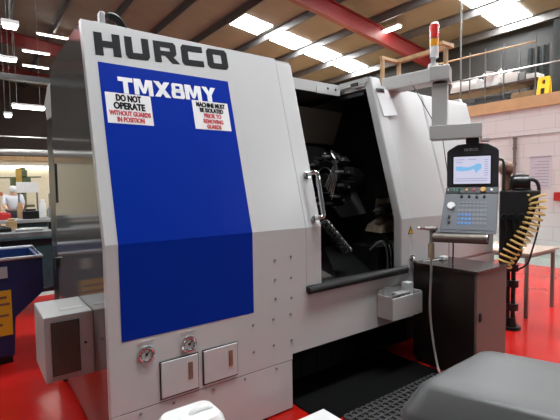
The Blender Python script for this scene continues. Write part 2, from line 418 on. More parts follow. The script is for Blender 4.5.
def small_letter(ch, u0, u1, v0, v1):
    bm = B()
    def P(*pts):
        q = [(u0+x*(u1-u0), v0+y*(v1-v0)) for x, y in pts]
        solid(bm, [lean(u, v, .0) for u, v in q], [lean(u, v, .004) for u, v in q])
    if ch == 'T': P((0,.74),(1,.74),(1,1),(0,1)); P((.34,0),(.66,0),(.66,.74),(.34,.74))
    elif ch == 'M':
        P((0,0),(.24,0),(.24,1),(0,1)); P((.76,0),(1,0),(1,1),(.76,1)); P((.24,1),(.24,.62),(.42,.12),(.5,.12),(.5,.42),(.36,1)); P((.76,1),(.64,1),(.5,.42),(.5,.12),(.58,.12),(.76,.62))
    elif ch == 'X':
        P((0,0),(.34,0),(1,1),(.66,1)); P((.66,0),(1,0),(.645,.54),(.47,.30)); P((0,1),(.34,1),(.53,.70),(.36,.46))
    elif ch == '8':
        def oc(x0,x1,y0,y1,hx,hy):
            k = .10; o = [(x0+k,y0),(x1-k,y0),(x1,y0+k),(x1,y1-k),(x1-k,y1),(x0+k,y1),(x0,y1-k),(x0,y0+k)]
            n = [(x0+hx,y0+hy),(x1-hx,y0+hy),(x1-hx,y0+hy+.01),(x1-hx,y1-hy-.01),(x1-hx,y1-hy),(x0+hx,y1-hy),(x0+hx,y1-hy-.01),(x0+hx,y0+hy+.01)]
            for a in range(8): b = (a+1) % 8; P(o[a], o[b], n[b], n[a])
        oc(0,1,0,.56,.30,.17); oc(.05,.95,.46,1,.28,.17)
    elif ch == 'Y':
        P((0,1),(.35,1),(.5,.68),(.66,.44),(.34,.44)); P((1,1),(.65,1),(.5,.68),(.5,.44),(.66,.44)); P((.34,0),(.66,0),(.66,.44),(.34,.44))
    obj('model_lettering', bm, 'whitetext', lathe)
ux = .715
for ch, wd in (('T',.090),('M',.118),('X',.108),('8',.090),('M',.118),('Y',.105)):
    dz = .014*(ux-.71)/.63; small_letter(ch, ux, ux+wd*.93, 2.090+dz, 2.186+dz); ux += wd
# warning notices
def notice(u0, u1, v0, v1, blk, red, name='warning_sticker'):
    bm = B(); solid(bm, [lean(u0,v0,-.002),lean(u1,v0,-.002),lean(u1,v1,-.002),lean(u0,v1,-.002)], [lean(u0,v0,.003),lean(u1,v0,.003),lean(u1,v1,.003),lean(u0,v1,.003)])
    s = obj(name, bm, 'sticker', lathe)
    fn = lambda u, v, h: lean(u, v, h+.003)
    bm = B(); words(bm, blk, fn, .03); obj('black_print', bm, 'letter', s)
    bm = B(); words(bm, red, fn, .03); obj('red_print', bm, 'redtext', s)
notice(.637, .893, 1.912, 2.088, [('DO NOT', (.695,.835,2.042,2.080)), ('OPERATE', (.678,.852,1.995,2.034))], [('WITHOUT GUARDS', (.650,.880,1.958,1.985)), ('IN POSITION', (.690,.840,1.922,1.949))])
notice(1.157, 1.412, 1.914, 2.100, [('MACHINE MUST', (1.185,1.388,2.060,2.090)), ('BE ISOLATED', (1.205,1.370,2.026,2.053))], [('PRIOR TO', (1.230,1.350,1.990,2.018)), ('REMOVING', (1.220,1.358,1.955,1.982)), ('GUARDS', (1.240,1.338,1.921,1.947))])
# screws on the front
bm0 = None
sc_spots = [(1.44,.66),(1.60,.668),(1.745,.672),(1.44,.485),(1.60,.49),(1.75,.49),(1.62,.93),(1.755,.925),(1.62,.80),(1.755,.785),(1.755,1.07),(1.62,1.06),(.705,.325),(.895,.325),(1.15,.325),(1.37,.325),(1.62,.325)]
for u, v in sc_spots:
    bm = B(); cyl(bm, (u, F(v)+.002, v), (u, F(v)-.004, v), .010, .008, 10); obj('screw', bm, 'bed', lathe)
# gauges
for u, v in ((.744,.648),(.993,.647)):
    bm = B(); ring(bm, (u, 2.243, v), (0,1,0), .040, .009, 28, 8); g = obj('pressure_gauge', bm, 'chrome', lathe, smooth=True)
    bm = B(); cyl(bm, (u,2.25,v), (u,2.240,v), .037, n=24); obj('dial', bm, 'lightgrey', g)
    bm = B(); cyl(bm, (u,2.24,v), (u,2.236,v), .008, n=10); solid(bm, [(u-.003,2.239,v),(u+.003,2.239,v),(u+.022,2.239,v+.018),(u+.019,2.239,v+.021)], [(u-.003,2.236,v),(u+.003,2.236,v),(u+.022,2.236,v+.018),(u+.019,2.236,v+.021)])
    for a in range(30, 331, 30):
        ca, sa = math.sin(math.radians(a+180)), math.cos(math.radians(a+180))
        box(bm, u+ca*.03-.0025, u+ca*.03+.0025, 2.236, 2.24, v+sa*.03-.0025, v+sa*.03+.0025)
    obj('needle', bm, 'black', g)
    bm = B(); box(bm, u-.045, u+.045, 2.247, 2.2505, v+.062, v+.078); obj('label_strip', bm, 'lightgrey', g)
# hatches with recessed latches
for u0, u1, v0, v1 in ((.822,1.045,.375,.578),(1.083,1.312,.380,.580)):
    bm = B(); box(bm, u0-.006, u1+.006, 2.246, 2.252, v0-.008, v1+.006); fr = obj('hatch', bm, 'black', lathe, label='hatch edge gap')
    bm = B(); box(bm, u0, u1, 2.238, 2.25, v0, v1); obj('hatch_door', bm, 'white', fr, bevel=.003)
    bm = B(); box(bm, u1-.062, u1-.034, 2.234, 2.24, v0+.065, v1-.035); obj('latch', bm, 'brown', fr, bevel=.002)
# sliding door with bent handle
bm = B(); front(bm, 1.70, 2.040, .836, 2.482, .03, -.055); 
box(bm, 1.70, 2.030, F(2.482)+.055, 2.92, 2.455, 2.480)
dr = obj('sliding_door', bm, 'white', lathe)
bm = B(); front(bm, 1.889, 2.040, .836, 2.482, .06, -.004); obj('door_edge', bm, 'white', dr, bevel=.01)
def hp(u, v, h): return Vector(lean(u, v, h))
a, b_ = 1.628, 1.312
bm = B(); tube(bm, [hp(1.985,a,0), hp(1.985,a,.055), hp(2.015,a,.085), hp(2.015,a-.06,.085), hp(2.010,b_+.05,.075), hp(2.010,b_,.075), hp(1.98,b_,.06), hp(1.98,b_,0)], .0165, 12, 2)
obj('door_handle', bm, 'chrome', dr, smooth=True)
bm = B(); cyl(bm, hp(1.985,a,.0), hp(1.985,a,.02), .026); cyl(bm, hp(1.98,b_,.0), hp(1.98,b_,.02), .026); obj('handle_mount', bm, 'steel', dr)
# sill
bm = B(); tube(bm, [(1.895,2.235,.815),(3.0,2.235,.832)], .027, 12); box(bm, 1.895, 3.0, 2.215, 2.36, .795, .825); obj('door_sill', bm, 'rubber', lathe, smooth=True)
# sides, roof, back
def sidepanel(x0, x1):
    bm = B(); prof = [(F(.09),.09),(F(1.26),1.26),(F(2.5),2.5),(3.70,2.5),(3.72,2.36),(3.72,.09)]
    prof = [(y+(.05 if i < 3 else 0), z) for i, (y, z) in enumerate(prof)]
    return solid(bm, [(x0, y, z) for y, z in prof], [(x1, y, z) for y, z in prof])
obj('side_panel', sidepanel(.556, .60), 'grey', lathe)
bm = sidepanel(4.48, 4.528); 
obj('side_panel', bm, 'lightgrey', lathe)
bm = B()
box(bm, .58, 2.035, 2.60, 3.70, 2.465, 2.497); box(bm, 2.035, 2.935, 2.945, 3.70, 2.465, 2.497); box(bm, 2.935, 4.50, 2.60, 3.70, 2.42, 2.45)
obj('roof_panel', bm, 'lightgrey', lathe)
bm = B(); box(bm, 1.90, 2.90, 2.925, 2.945, 2.405, 2.50); box(bm, 2.60, 2.90, 2.92, 2.95, 2.40, 2.46); obj('roof_lip', bm, 'white', lathe)
bm = B(); box(bm, 2.912, 2.935, 2.60, 2.945, 2.472, 2.515); obj('roof_lip', bm, 'white', lathe)
bm = B(); box(bm, 2.895, 2.914, 2.70, 2.78, 2.455, 2.485); obj('limit_switch', bm, 'black', lathe)
for u in (2.74, 2.84):
    bm = B(); cyl(bm, (u,2.93,2.452),(u,2.918,2.452),.012,n=12); obj('bolt', bm, 'black', lathe)
bm = B(); box(bm, .60, 4.48, 3.66, 3.70, .1, 2.46); obj('back_panel', bm, 'grey', lathe)
bm = B(); box(bm, .557, 4.4, 3.725, 3.99, .0, 2.12); obj('rear_cabinet', bm, 'blackmetal', lathe, label='black rear cabinet')
bm = B(); solid(bm, [(.575,3.74,2.13),(.575,4.10,2.13),(.575,4.22,2.30),(.575,4.0,2.42),(.575,3.74,2.42)], [(.68,3.74,2.13),(.68,4.10,2.13),(.68,4.22,2.30),(.68,4.0,2.42),(.68,3.74,2.42)]); obj('rear_duct', bm, 'lightgrey', lathe, bevel=.02)
bm = B(); box(bm, .548, .557, 3.62, 3.66, 1.45, 1.75); obj('hinge', bm, 'black', lathe); 
bm = B(); box(bm, .53, .556, 3.64, 3.72, .95, 1.02); obj('hinge', bm, 'black', lathe)
# cable entry on the roof
bm = B(); box(bm, .66, .69, 2.60, 2.66, 2.495, 2.575); box(bm, .62, .84, 2.60, 2.70, 2.495, 2.51); t_ = obj('cable_entry', bm, 'lightgrey', lathe, bevel=.006)
for k in range(3): 
    bm = B(); y = 2.61+.025*k; tube(bm, [(.69,y,2.545),(.71,y,2.572),(.75,y,2.572),(.785,y,2.545),(.81,y,2.50)], .011, 8, 2); obj('cable', bm, 'blackmetal', t_, smooth=True)
# base and dark recess under the apron
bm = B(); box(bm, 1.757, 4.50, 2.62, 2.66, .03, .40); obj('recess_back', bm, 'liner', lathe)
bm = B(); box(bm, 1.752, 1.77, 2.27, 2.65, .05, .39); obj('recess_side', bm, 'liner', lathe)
bm = B(); box(bm, .70, 4.4, 2.65, 3.6, .06, .70); obj('bed_casting', bm, 'blackmetal', lathe)
bm = B(); box(bm, 1.9, 4.3, 2.46, 2.61, .07, .27); 
for i in range(14): box(bm, 2.0+i*.16, 2.03+i*.16, 2.452, 2.462, .09, .25)
obj('swarf_drawer', bm, mat('matt black steel', (.004,.004,.004), .7, spec=.15), lathe, bevel=.01)
for x, y in ((.75,2.45),(.75,3.5),(1.65,2.45),(4.3,2.5),(4.3,3.5)):
    bm = B(); cyl(bm, (x,y,0), (x,y,.03), .06); cyl(bm, (x,y,.03), (x,y,.10), .022); obj('levelling_foot', bm, 'blackmetal', lathe)
# filter box on the left side
X0, X1, Y0, Y1, Z0, Z1 = .303, .556, 2.59, 2.99, .480, .850
bm = B(); box(bm, X0, X1, Y0, Y1, Z0, Z1); fb = obj('filter_box', bm, mat('filter box grey', (.40,.395,.385), .4), lathe, bevel=.006)
bm = B(); box(bm, X0+.034, X0+.178, Y0-.006, Y0+.004, Z0+.035, Z1-.035)
gx0, gx1, gz0, gz1 = X0+.034, X0+.178, Z0+.035, Z1-.035
obj('filter_mesh', bm, 'grille', fb)
bm = B()
for i in range(1, 13):
    x = gx0+(gx1-gx0)*i/13; box(bm, x-.0022, x+.0022, Y0-.010, Y0-.005, gz0, gz1)
for i in range(1, 28):
    z = gz0+(gz1-gz0)*i/28; box(bm, gx0, gx1, Y0-.010, Y0-.005, z-.002, z+.002)
obj('wire_guard', bm, mat('grey brown wire', (.16,.13,.10), .4, metal=.5), fb)
bm = B(); box(bm, X0+.10, X0+.22, Y0+.10, Y0+.16, Z1, Z1+.003); obj('rating_label', bm, 'armgrey', fb)
bm = B(); cyl(bm, (X0+.205,Y0+.002,Z0+.19), (X0+.21,Y0-.006,Z0+.19), .006, n=10); obj('catch', bm, 'black', fb)
# warning triangle
bm = B(); 
tri = [(3.018,1.125),(3.092,1.125),(3.055,1.192)]
solid(bm, [(u,2.236,v) for u,v in tri], [(u,2.231,v) for u,v in tri]); wt = obj('warning_triangle', bm, 'letter', lathe, label='black edged yellow hazard triangle')
tri2 = [(3.027,1.1305),(3.083,1.1305),(3.055,1.181)]
bm = B(); solid(bm, [(u,2.2315,v) for u,v in tri2], [(u,2.2295,v) for u,v in tri2]); obj('yellow_field', bm, 'yellow', wt)
bolt = [(3.052,1.168),(3.061,1.168),(3.056,1.156),(3.063,1.156),(3.051,1.136),(3.054,1.150),(3.047,1.150)]
bm = B(); solid(bm, [(u,2.2295,v) for u,v in bolt], [(u,2.228,v) for u,v in bolt]); obj('symbol', bm, 'letter', wt)
# key switch near the tray
bm = B(); ring(bm, (3.075,2.232,.912), (0,1,0), .026, .007, 20, 8); cyl(bm, (3.082,2.25,.905),(3.082,2.235,.905),.018); obj('key_switch', bm, 'chrome', lathe, smooth=True)
bm = B(); cyl(bm, (3.13,2.25,.88),(3.13,2.22,.88),.010); cyl(bm, (3.082,2.235,.905),(3.082,2.222,.905),.006); obj('key', bm, 'steel', lathe)
# document clipped on the jamb
pp = [(2.957,2.398),(3.128,2.408),(3.192,2.178),(2.992,2.152)]
bm = B(); solid(bm, [lean(u,v,.014+.004) for u,v in pp], [lean(u,v,.022) for u,v in pp]); dc = obj('instruction_sheet', bm, 'paper', lathe)
bm = B(); q = [(2.962,2.400),(3.06,2.406),(3.066,2.378),(2.968,2.372)]; solid(bm, [lean(u,v,.021) for u,v in q], [lean(u,v,.030) for u,v in q]); obj('clip', bm, 'black', dc)

# interior ---------------------------------------------------------------
bm = B()

for x0, x1 in ((1.62,1.65),(3.42,3.45)):
    pr_ = [(2.32,.74),(2.32,1.26),(F(2.39)+.08,2.39),(3.60,2.39),(3.60,.74)]
    solid(bm, [(x0,a,b) for a,b in pr_], [(x1,a,b) for a,b in pr_])
box(bm, 1.62, 3.45, 3.60, 3.64, .74, 2.44); box(bm, 1.62, 3.45, 2.95, 3.62, 2.41, 2.44)
box(bm, 2.94, 3.45, 2.66, 3.62, 2.37, 2.40)
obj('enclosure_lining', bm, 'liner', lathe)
bm = B(); box(bm, 1.65, 3.42, 2.30, 3.60, .70, .74); obj('chip_tray', bm, 'traym', lathe)
bm = B(); solid(bm, [(2.55,2.62,.745),(3.0,2.62,.745),(3.2,3.1,.745),(2.75,3.1,.745)], [(2.75,3.0,.95),(3.05,3.0,.95),(3.2,3.15,.95),(2.9,3.15,.95)]); obj('chip_slide', bm, 'blackmetal', lathe)
# leaning back covers behind the turret
bm = B(); solid(bm, [(2.70,3.42,1.98),(3.08,3.36,1.95),(3.40,3.25,1.66),(3.05,3.28,1.62)], [(2.70,3.46,1.99),(3.08,3.40,1.96),(3.40,3.29,1.67),(3.05,3.32,1.63)]); obj('way_cover', bm, 'bed', lathe)
bm = B(); solid(bm, [(2.85,3.30,1.68),(3.36,3.22,1.62),(3.41,3.05,1.25),(3.05,3.05,1.22)], [(2.85,3.34,1.69),(3.36,3.26,1.63),(3.41,3.09,1.26),(3.05,3.09,1.23)]); obj('way_cover', bm, 'bed', lathe)
bm = B(); solid(bm, [(1.66,3.40,2.40),(3.41,3.40,2.36),(3.41,3.55,2.02),(1.66,3.55,2.04)], [(1.66,3.58,2.40),(3.41,3.58,2.36),(3.41,3.59,2.02),(1.66,3.59,2.04)]); obj('back_cover', bm, mat('brown inner cover', (.42,.34,.27), .5), lathe)
# turret
TC = Vector((2.74, 2.95, 1.60))
bm = B(); cyl(bm, TC+Vector((-.02,0,0)), TC+Vector((.16,0,0)), .19, n=12); cyl(bm, TC+Vector((.16,0,0)), TC+Vector((.40,.02,0)), .13, n=20); tr = obj('tool_turret', bm, 'blackmetal', lathe, bevel=.008)
bm = B(); cyl(bm, TC+Vector((-.03,0,0)), TC+Vector((-.02,0,0)), .07, n=24); ring(bm, TC+Vector((-.025,0,0)), (1,0,0), .12, .006, 28, 6); obj('hub_plate', bm, 'steel', tr)
for i in range(12):
    a = 2*PI*i/12+.2; e = Vector((0, math.cos(a), math.sin(a))); f_ = Vector((0,-math.sin(a), math.cos(a)))
    bm = B(); c = TC+e*.225+Vector((.06,0,0))
    pts = [c-e*.04-f_*.035, c-e*.04+f_*.035, c+e*.035+f_*.035, c+e*.035-f_*.035]
    solid(bm, [p+Vector((-.06,0,0)) for p in pts], [p+Vector((.06,0,0)) for p in pts])
    h = obj('tool_holder', bm, 'blackmetal', tr, bevel=.004)
    bm = B()
    if i % 2: cyl(bm, c+Vector((-.06,0,0)), c+Vector((-.16,0,0)), .016, .010, 12)
    else: box(bm, c.x-.13, c.x-.05, c.y-.012, c.y+.012, c.z-.012, c.z+.012)
    obj('cutting_tool', bm, 'steel', h)
    bm = B(); ball(bm, c+e*.035+f_*.015+Vector((-.02,0,0)), .012, n=8); obj('coolant_nozzle', bm, 'steel', h)
for k in range(5):
    bm = B(); s = TC+Vector((.15,.0,.16)); tube(bm, [s+Vector((0,-.02*k,.03)), s+Vector((-.10-.03*k,-.10,.06+.02*k)), s+Vector((-.22,-.16-.02*k,-.05)), s+Vector((-.28+.02*k,-.12,-.22-.03*k))], .007, 8, 2); obj('coolant_line', bm, 'steel', lathe, smooth=True)
# steel spiral below the turret
bm = B(); pts = []
p0 = Vector((2.30,2.52,1.26)); p1 = Vector((2.68,2.62,.97)); d, u, w = basis(p1-p0)
for i in range(9*14+1):
    t = i/(9*14); pts.append(p0+(p1-p0)*t+(u*math.cos(2*PI*i/14)+w*math.sin(2*PI*i/14))*.034)
tube(bm, pts, .010, 6); cyl(bm, p0, p1, .018, n=10); obj('spring_guard', bm, mat('dark steel', (.06,.057,.055), .4, metal=.6), lathe, smooth=True)
# tailstock
bm = B(); solid(bm, [(3.05,2.56,1.10),(3.40,2.56,1.10),(3.40,2.80,1.10),(3.10,2.80,1.10)], [(3.10,2.60,1.17),(3.40,2.60,1.27),(3.40,2.80,1.27),(3.14,2.80,1.17)])
solid(bm, [(3.24,2.64,1.25),(3.40,2.64,1.25),(3.40,2.80,1.25),(3.24,2.80,1.25)], [(3.26,2.64,1.42),(3.40,2.64,1.42),(3.40,2.80,1.42),(3.26,2.80,1.42)]); ts = obj('tailstock', bm, 'casting', lathe, bevel=.01)
bm = B(); cyl(bm, (3.10,2.60,1.315), (3.36,2.60,1.335), .055); obj('quill', bm, 'blackmetal', ts)
bm = B(); cyl(bm, (3.10,2.60,1.315), (3.05,2.60,1.312), .035, .030); cyl(bm, (3.05,2.60,1.312), (2.985,2.60,1.308), .022, .001); obj('live_centre', bm, 'steel', ts)
bm = B(); box(bm, 3.00, 3.40, 2.45, 2.52, 1.07, 1.09); obj('guard_plate', bm, 'blackmetal', lathe)
for k in range(6):
    x = 3.03+.05*k; bm = B()
    tube(bm, [(x-.06,2.62,.95+.01*(k % 2)), (x,2.55,1.04), (x+.04,2.52,1.02), (x+.05,2.50,.90), (x+.045,2.50,.78)], .011, 8, 2); obj('flexible_hose', bm, 'chrome' if k % 2 else 'steel', lathe, smooth=True)
bm = B(); box(bm, 3.0, 3.38, 2.56, 2.9, .745, .98); obj('hose_manifold', bm, 'blackmetal', lathe, bevel=.01)

# swarf box hung on the apron
bm = B(); box(bm, 2.635, 3.02, 2.09, 2.25, .478, .49); box(bm, 2.635, 3.02, 2.09, 2.10, .49, .655); box(bm, 2.635, 2.645, 2.10, 2.25, .49, .665); box(bm, 3.01, 3.02, 2.10, 2.25, .49, .665); box(bm, 2.645, 3.01, 2.24, 2.25, .49, .70)
tb = obj('tool_tray', bm, 'lightgrey', lathe, bevel=.004)
bm = B(); box(bm, 2.645, 3.01, 2.10, 2.24, .61, .615); obj('tray_shelf', bm, 'blackmetal', tb)
def loose(name, label, cat, m, fn):
    bm = B(); fn(bm); return tag(obj(name, bm, m, bevel=.003), label, cat)
loose('cutting_insert_box', 'small white box at the right end of the tray on the machine', 'box', 'sticker', lambda b: box(b, 2.93, 3.005, 2.17, 2.235, .616, .725))
loose('metal_block', 'dark grey metal block lying in the tray on the machine', 'block', 'bed', lambda b: box(b, 2.76, 2.90, 2.12, 2.20, .616, .668))
def spanner(b):
    tube(b, [(2.69,2.15,.645),(2.70,2.14,.66),(2.80,2.115,.672)], .008, 8); ring(b, (2.674,2.152,.645), (0,.3,1), .016, .006, 14, 6)
loose('spanner', 'steel ring spanner lying across the left end of the tray', 'spanner', 'steel', spanner)
loose('machined_part', 'small steel turned part at the left end of the tray', 'metal part', 'steel', lambda b: (cyl(b, (2.68,2.21,.616),(2.68,2.21,.70),.016), cyl(b, (2.68,2.21,.70),(2.68,2.21,.73),.009)))
loose('machined_part', 'pale steel ring part in the middle of the tray', 'metal part', 'steel', lambda b: ring(b, (2.87,2.215,.628), (0,0,1), .02, .011, 16, 8))

# console arm -------------------------------------------------------------
AZ = math.radians(64); CP = Vector((3.2, 2.045, 0))
RU = Vector((math.cos(AZ), -math.sin(AZ), 0)); NO = Vector((-math.sin(AZ), -math.cos(AZ), 0))
def cw(u, z, w=0): return CP + RU*u + NO*w + Vector((0,0,z))
def cbox(bm, u0, u1, z0, z1, w0, w1):
    lo = [cw(u0,z0,w1), cw(u1,z0,w1), cw(u1,z0,w0), cw(u0,z0,w0)]
    return solid(bm, lo, [p+Vector((0,0,z1-z0)) for p in lo])
bm = B()
solid(bm, [(3.14,2.62,2.42),(3.34,2.62,2.42),(3.30,2.02,2.395),(3.14,2.02,2.395)], [(3.14,2.62,2.535),(3.34,2.62,2.535),(3.30,2.02,2.508),(3.14,2.02,2.508)])
arm = obj('console_arm', bm, 'armgrey', lathe, bevel=.006)
bm = B(); cbox(bm, -.085, .072, 2.392, 2.512, -.11, .085); obj('arm_head', bm, 'armgrey', arm, bevel=.008)
bm = B(); cyl(bm, cw(-.008,2.372), cw(-.008,2.395), .058, n=28); obj('swivel_ring', bm, 'black', arm)
bm = B(); cbox(bm, -.066, .052, 2.03, 2.374, -.06, .055); obj('drop_column', bm, 'armgrey', arm, bevel=.004)
bm = B(); cbox(bm, -.08, .312, 1.915, 2.03, -.07, .07); obj('lower_arm', bm, 'armgrey', arm, bevel=.005)
bm = B(); cbox(bm, .195, .29, 1.872, 1.916, -.04, .045); obj('neck', bm, 'black', arm, bevel=.004)
bm = B(); cbox(bm, .305, .365, 1.88, 1.912, -.02, .03); obj('work_lamp', bm, 'plasticwhite', arm, bevel=.006)
bm = B(); cyl(bm, cw(-.062,2.508), cw(-.062,2.55), .045, .04, 24); cyl(bm, cw(-.062,2.55), cw(-.062,2.60), .02); obj('beacon_base', bm, 'armgrey', arm, smooth=True)
# signal tower
cx = -.055
bm = B(); cyl(bm, cw(cx,2.60), cw(cx,2.615), .036, n=24); cyl(bm, cw(cx,2.615), cw(cx,2.69), .035, n=24); st = obj('signal_tower', bm, 'lensclear', lathe, smooth=True)
for z0, z1, m_ in ((2.690,2.752,'lensamber'),(2.754,2.866,'lensred')):
    bm = B(); cyl(bm, cw(cx,z0), cw(cx,z1), .036, n=24); obj('lamp_lens', bm, m_, st, smooth=True, label={'lensclear':'clear lens','lensamber':'amber lens','lensred':'red lens'}[m_])
bm = B(); cyl(bm, cw(cx,2.866), cw(cx,2.884), .036, .028, 24); obj('cap', bm, 'lensclear', st, smooth=True)
bm = B(); cyl(bm, cw(cx,2.748,.0), cw(cx,2.757,.0), .0367, n=24); obj('band', bm, mat('brown band', (.25,.08,.02), .4), st)

# console head -------------------------------------------------------------
U0, U1 = .052, .434
bm = B()
arch = [(U0,1.520),(U1,1.520),(U1,1.808),(U1-.012,1.826),(.355,1.866),(.243,1.876),(.13,1.866),(U0+.012,1.826),(U0,1.808)]
solid(bm, [cw(u,z,-.10) for u,z in arch], [cw(u,z,.02) for u,z in arch]); con = obj('control_console', bm, 'conbody', lathe, bevel=.008)
sz0, sz1, su0, su1 = 1.548, 1.768, .104, .376
bm = B(); cbox(bm, su0-.012, su1+.012, sz0-.012, sz1+.012, .018, .022); obj('screen_surround', bm, 'black', con)
bm = B(); cbox(bm, su0, su1, sz0, sz1, .02, .0235); obj('screen', bm, 'screen', con)
cf = lambda u, v, h: tuple(cw(u, v, .0236+h))
def cflat(bm, pts, h=.001):
    return solid(bm, [cf(u,v,0) for u,v in pts], [cf(u,v,h) for u,v in pts])
bm = B()
W, H = su1-su0, sz1-sz0
def sp(x, y): return (su0+x*W, sz1-y*H)
cflat(bm, [sp(x,y) for x, y in ((.06,.36),(.20,.36),(.38,.40),(.52,.36),(.66,.26),(.76,.30),(.76,.44),(.68,.52),(.62,.62),(.55,.46),(.42,.52),(.20,.54),(.06,.50))])
obj('tool_path_graphic', bm, 'screenblue', con)
for x0, x1, y in [(.06,.30,.10),(.06,.24,.20),(.40,.62,.10),(.05,.92,.80),(.05,.92,.88)] + [(.84,.93,.12+.08*k) for k in range(8)]:
    bm = B(); cflat(bm, [sp(x0,y), sp(x1,y), sp(x1,y+.025), sp(x0,y+.025)]); obj('screen_text', bm, 'screentext', con)
bm = B(); words(bm, [('HURCO', (.185,.285,1.812,1.834))], lambda u,v,h: tuple(cw(u,v,.0202+h)), .04); obj('console_lettering', bm, 'armgrey', con)
# button strip
KT = 1.520; KB = 1.163; KW = .20           # keypad leans out towards the operator
def kp(u, t, h=0):                          # t 0 at the top .. 1 at the front edge
    n = (NO*(KT-KB) + Vector((0,0,1))*KW).normalized()
    return cw(u, KT-(KT-KB)*t, .02+KW*t) + n*h
bm = B()
L = [kp(U0-.006,0), kp(U1+.004,0), kp(U1-.010,1), kp(U0-.034,1)]
solid(bm, [p-NO*.10 for p in L], L); kpd = obj('keypad', bm, 'keypad', lathe, bevel=.006)
bm = B(); L = [kp(U0-.002,.01), kp(U1+.002,.01), kp(U1+.001,.135), kp(U0-.004,.135)]; L2 = [kp(U0-.002,.01,.006), kp(U1+.002,.01,.006), kp(U1+.001,.135,.006), kp(U0-.004,.135,.006)]
solid(bm, L, L2); obj('button_strip', bm, 'conbody', kpd)
for u, m_, r in ((.10,'greenbtn',.016),(.145,'greenbtn',.016),(.205,'amberbtn',.013),(.26,'redbtn',.013),(.325,'amberbtn',.022),(.065,'steel',.006),(.385,'steel',.010)):
    bm = B()
    if m_ == 'greenbtn': ring(bm, kp(u,.07,.009), kp(u,.07,1)-kp(u,.07,0), r*.8, r*.28, 18, 6)
    else: cyl(bm, kp(u,.07,.0), kp(u,.07,.02 if r > .015 else .012), r, r*.9, 16)
    obj('push_button', bm, m_, kpd, smooth=True, label={'greenbtn':'green ringed button','amberbtn':'amber button','redbtn':'red button','steel':'metal key lock'}[m_])
bm = B(); L = [kp(U0+.006,.16,.001), kp(U1-.016,.16,.001), kp(U1-.024,.93,.001), kp(U0+.002,.93,.001)]
solid(bm, L, [p+(kp(0,0,.003)-kp(0,0,0)) for p in L]); obj('membrane', bm, 'keypad', kpd)
for u in (.17, .225, .28, .335):
    bm = B(); cyl(bm, kp(u,.22), kp(u,.22,.022), .011, .009, 14); obj('override_knob', bm, 'black', kpd)
bm = B(); cyl(bm, kp(.095,.42), kp(.095,.42,.016), .032, .030, 24); cyl(bm, kp(.11,.46,.016), kp(.11,.46,.03), .008, n=10); obj('jog_wheel', bm, 'knob', kpd, smooth=True)
for t in (.66, .78):
    bm = B(); cyl(bm, kp(.085,t), kp(.085,t,.018), .011, .010, 14); obj('selector_switch', bm, 'black', kpd)
def key(u, t, w, h, m_):
    bm = B(); L = [kp(u-w,t+h,.002), kp(u+w,t+h,.002), kp(u+w,t-h,.002), kp(u-w,t-h,.002)]
    solid(bm, L, [p+(kp(0,0,.005)-kp(0,0,0)) for p in L]); obj('key', bm, m_, kpd)
for r in range(2):
    for c in range(8): key(.155+.027*c, .35+.075*r, .009, .018, 'key')
for r in range(4):
    for c in range(8):
        blue = (c < 4 and r > 0)
        key(.155+.027*c, .52+.09*r, .010, .028, 'keyblue' if blue else 'key')
# shelf under the keypad with rolled front lip
bm = B(); cbox(bm, -.028, .375, 1.135, 1.16, .02, .235); sh = obj('console_shelf', bm, 'conbody', lathe, bevel=.004)
bm = B(); tube(bm, [cw(-.028,1.125,.235), cw(.358,1.130,.235)], .032, 18); obj('shelf_lip', bm, 'traylip', sh, smooth=True)
bm = B(); tube(bm, [cw(.358,1.130,.235), cw(.364,1.130,.235)], .034, 18); obj('lip_end', bm, 'steel', sh, smooth=True)
bm = B(); cbox(bm, -.03, .37, 1.085, 1.10, .10, .22); cbox(bm, -.03, .37, 1.10, 1.135, .02, .10); obj('shelf_underside', bm, 'black', sh)
bm = B(); tube(bm, [cw(.10,1.09,.0), cw(.105,1.0,.0), cw(.10,.878,.0)], .006, 8, 1); obj('console_cable', bm, 'black', lathe, smooth=True)
bm = B(); tube(bm, [(3.14,2.30,2.44), cw(.0,1.95,-.12), cw(.05,1.60,-.11)], .004, 6); obj('thin_cable', bm, 'purlin', lathe)

# ------------------------------------------------------------------ air gun and hose
AX = 2.875; g = thing('air_gun', 'grey air blow gun with pale hose hanging below the console', 'air gun', cw(-.06,.30,.12))
gp = cw(-.05,1.185,.16)
bm = B(); tube(bm, [gp+RU*-.10+Vector((0,0,-.002)), gp+RU*.05], .008, 10); obj('nozzle', bm, 'chrome', g, smooth=True)
bm = B(); cyl(bm, gp+RU*-.045, gp+RU*.035, .016); ball(bm, gp+RU*-.10, .014, n=10); obj('gun_body', bm, 'steel', g, smooth=True)
bm = B(); tube(bm, [gp, gp+Vector((0,0,-.05)), gp+Vector((0,0,-.13))], .014, 12); obj('grip', bm, 'bed', g, smooth=True)
bm = B(); tube(bm, [gp+Vector((0,0,-.12)), gp+Vector((0,0,-.24))], .026, 14); obj('hose_grip', bm, 'hosetan', g, smooth=True)
h0 = gp+Vector((0,0,-.22))
bm = B(); tube(bm, [h0, h0+Vector((0,0,-.2)), h0+RU*-.012+Vector((0,0,-.45)), h0+RU*.015+Vector((0,0,-.70)), h0+RU*.06+NO*.04+Vector((0,0,-.92)), h0+RU*.10+NO*.12+Vector((0,0,-.945))], .0095, 10, 2); obj('hose', bm, 'hosewhite', g, smooth=True)
bm = B(); cbox(bm, -.06, -.02, 1.14, 1.19, .02, .15); obj('gun_bracket', bm, 'conbody', lathe)

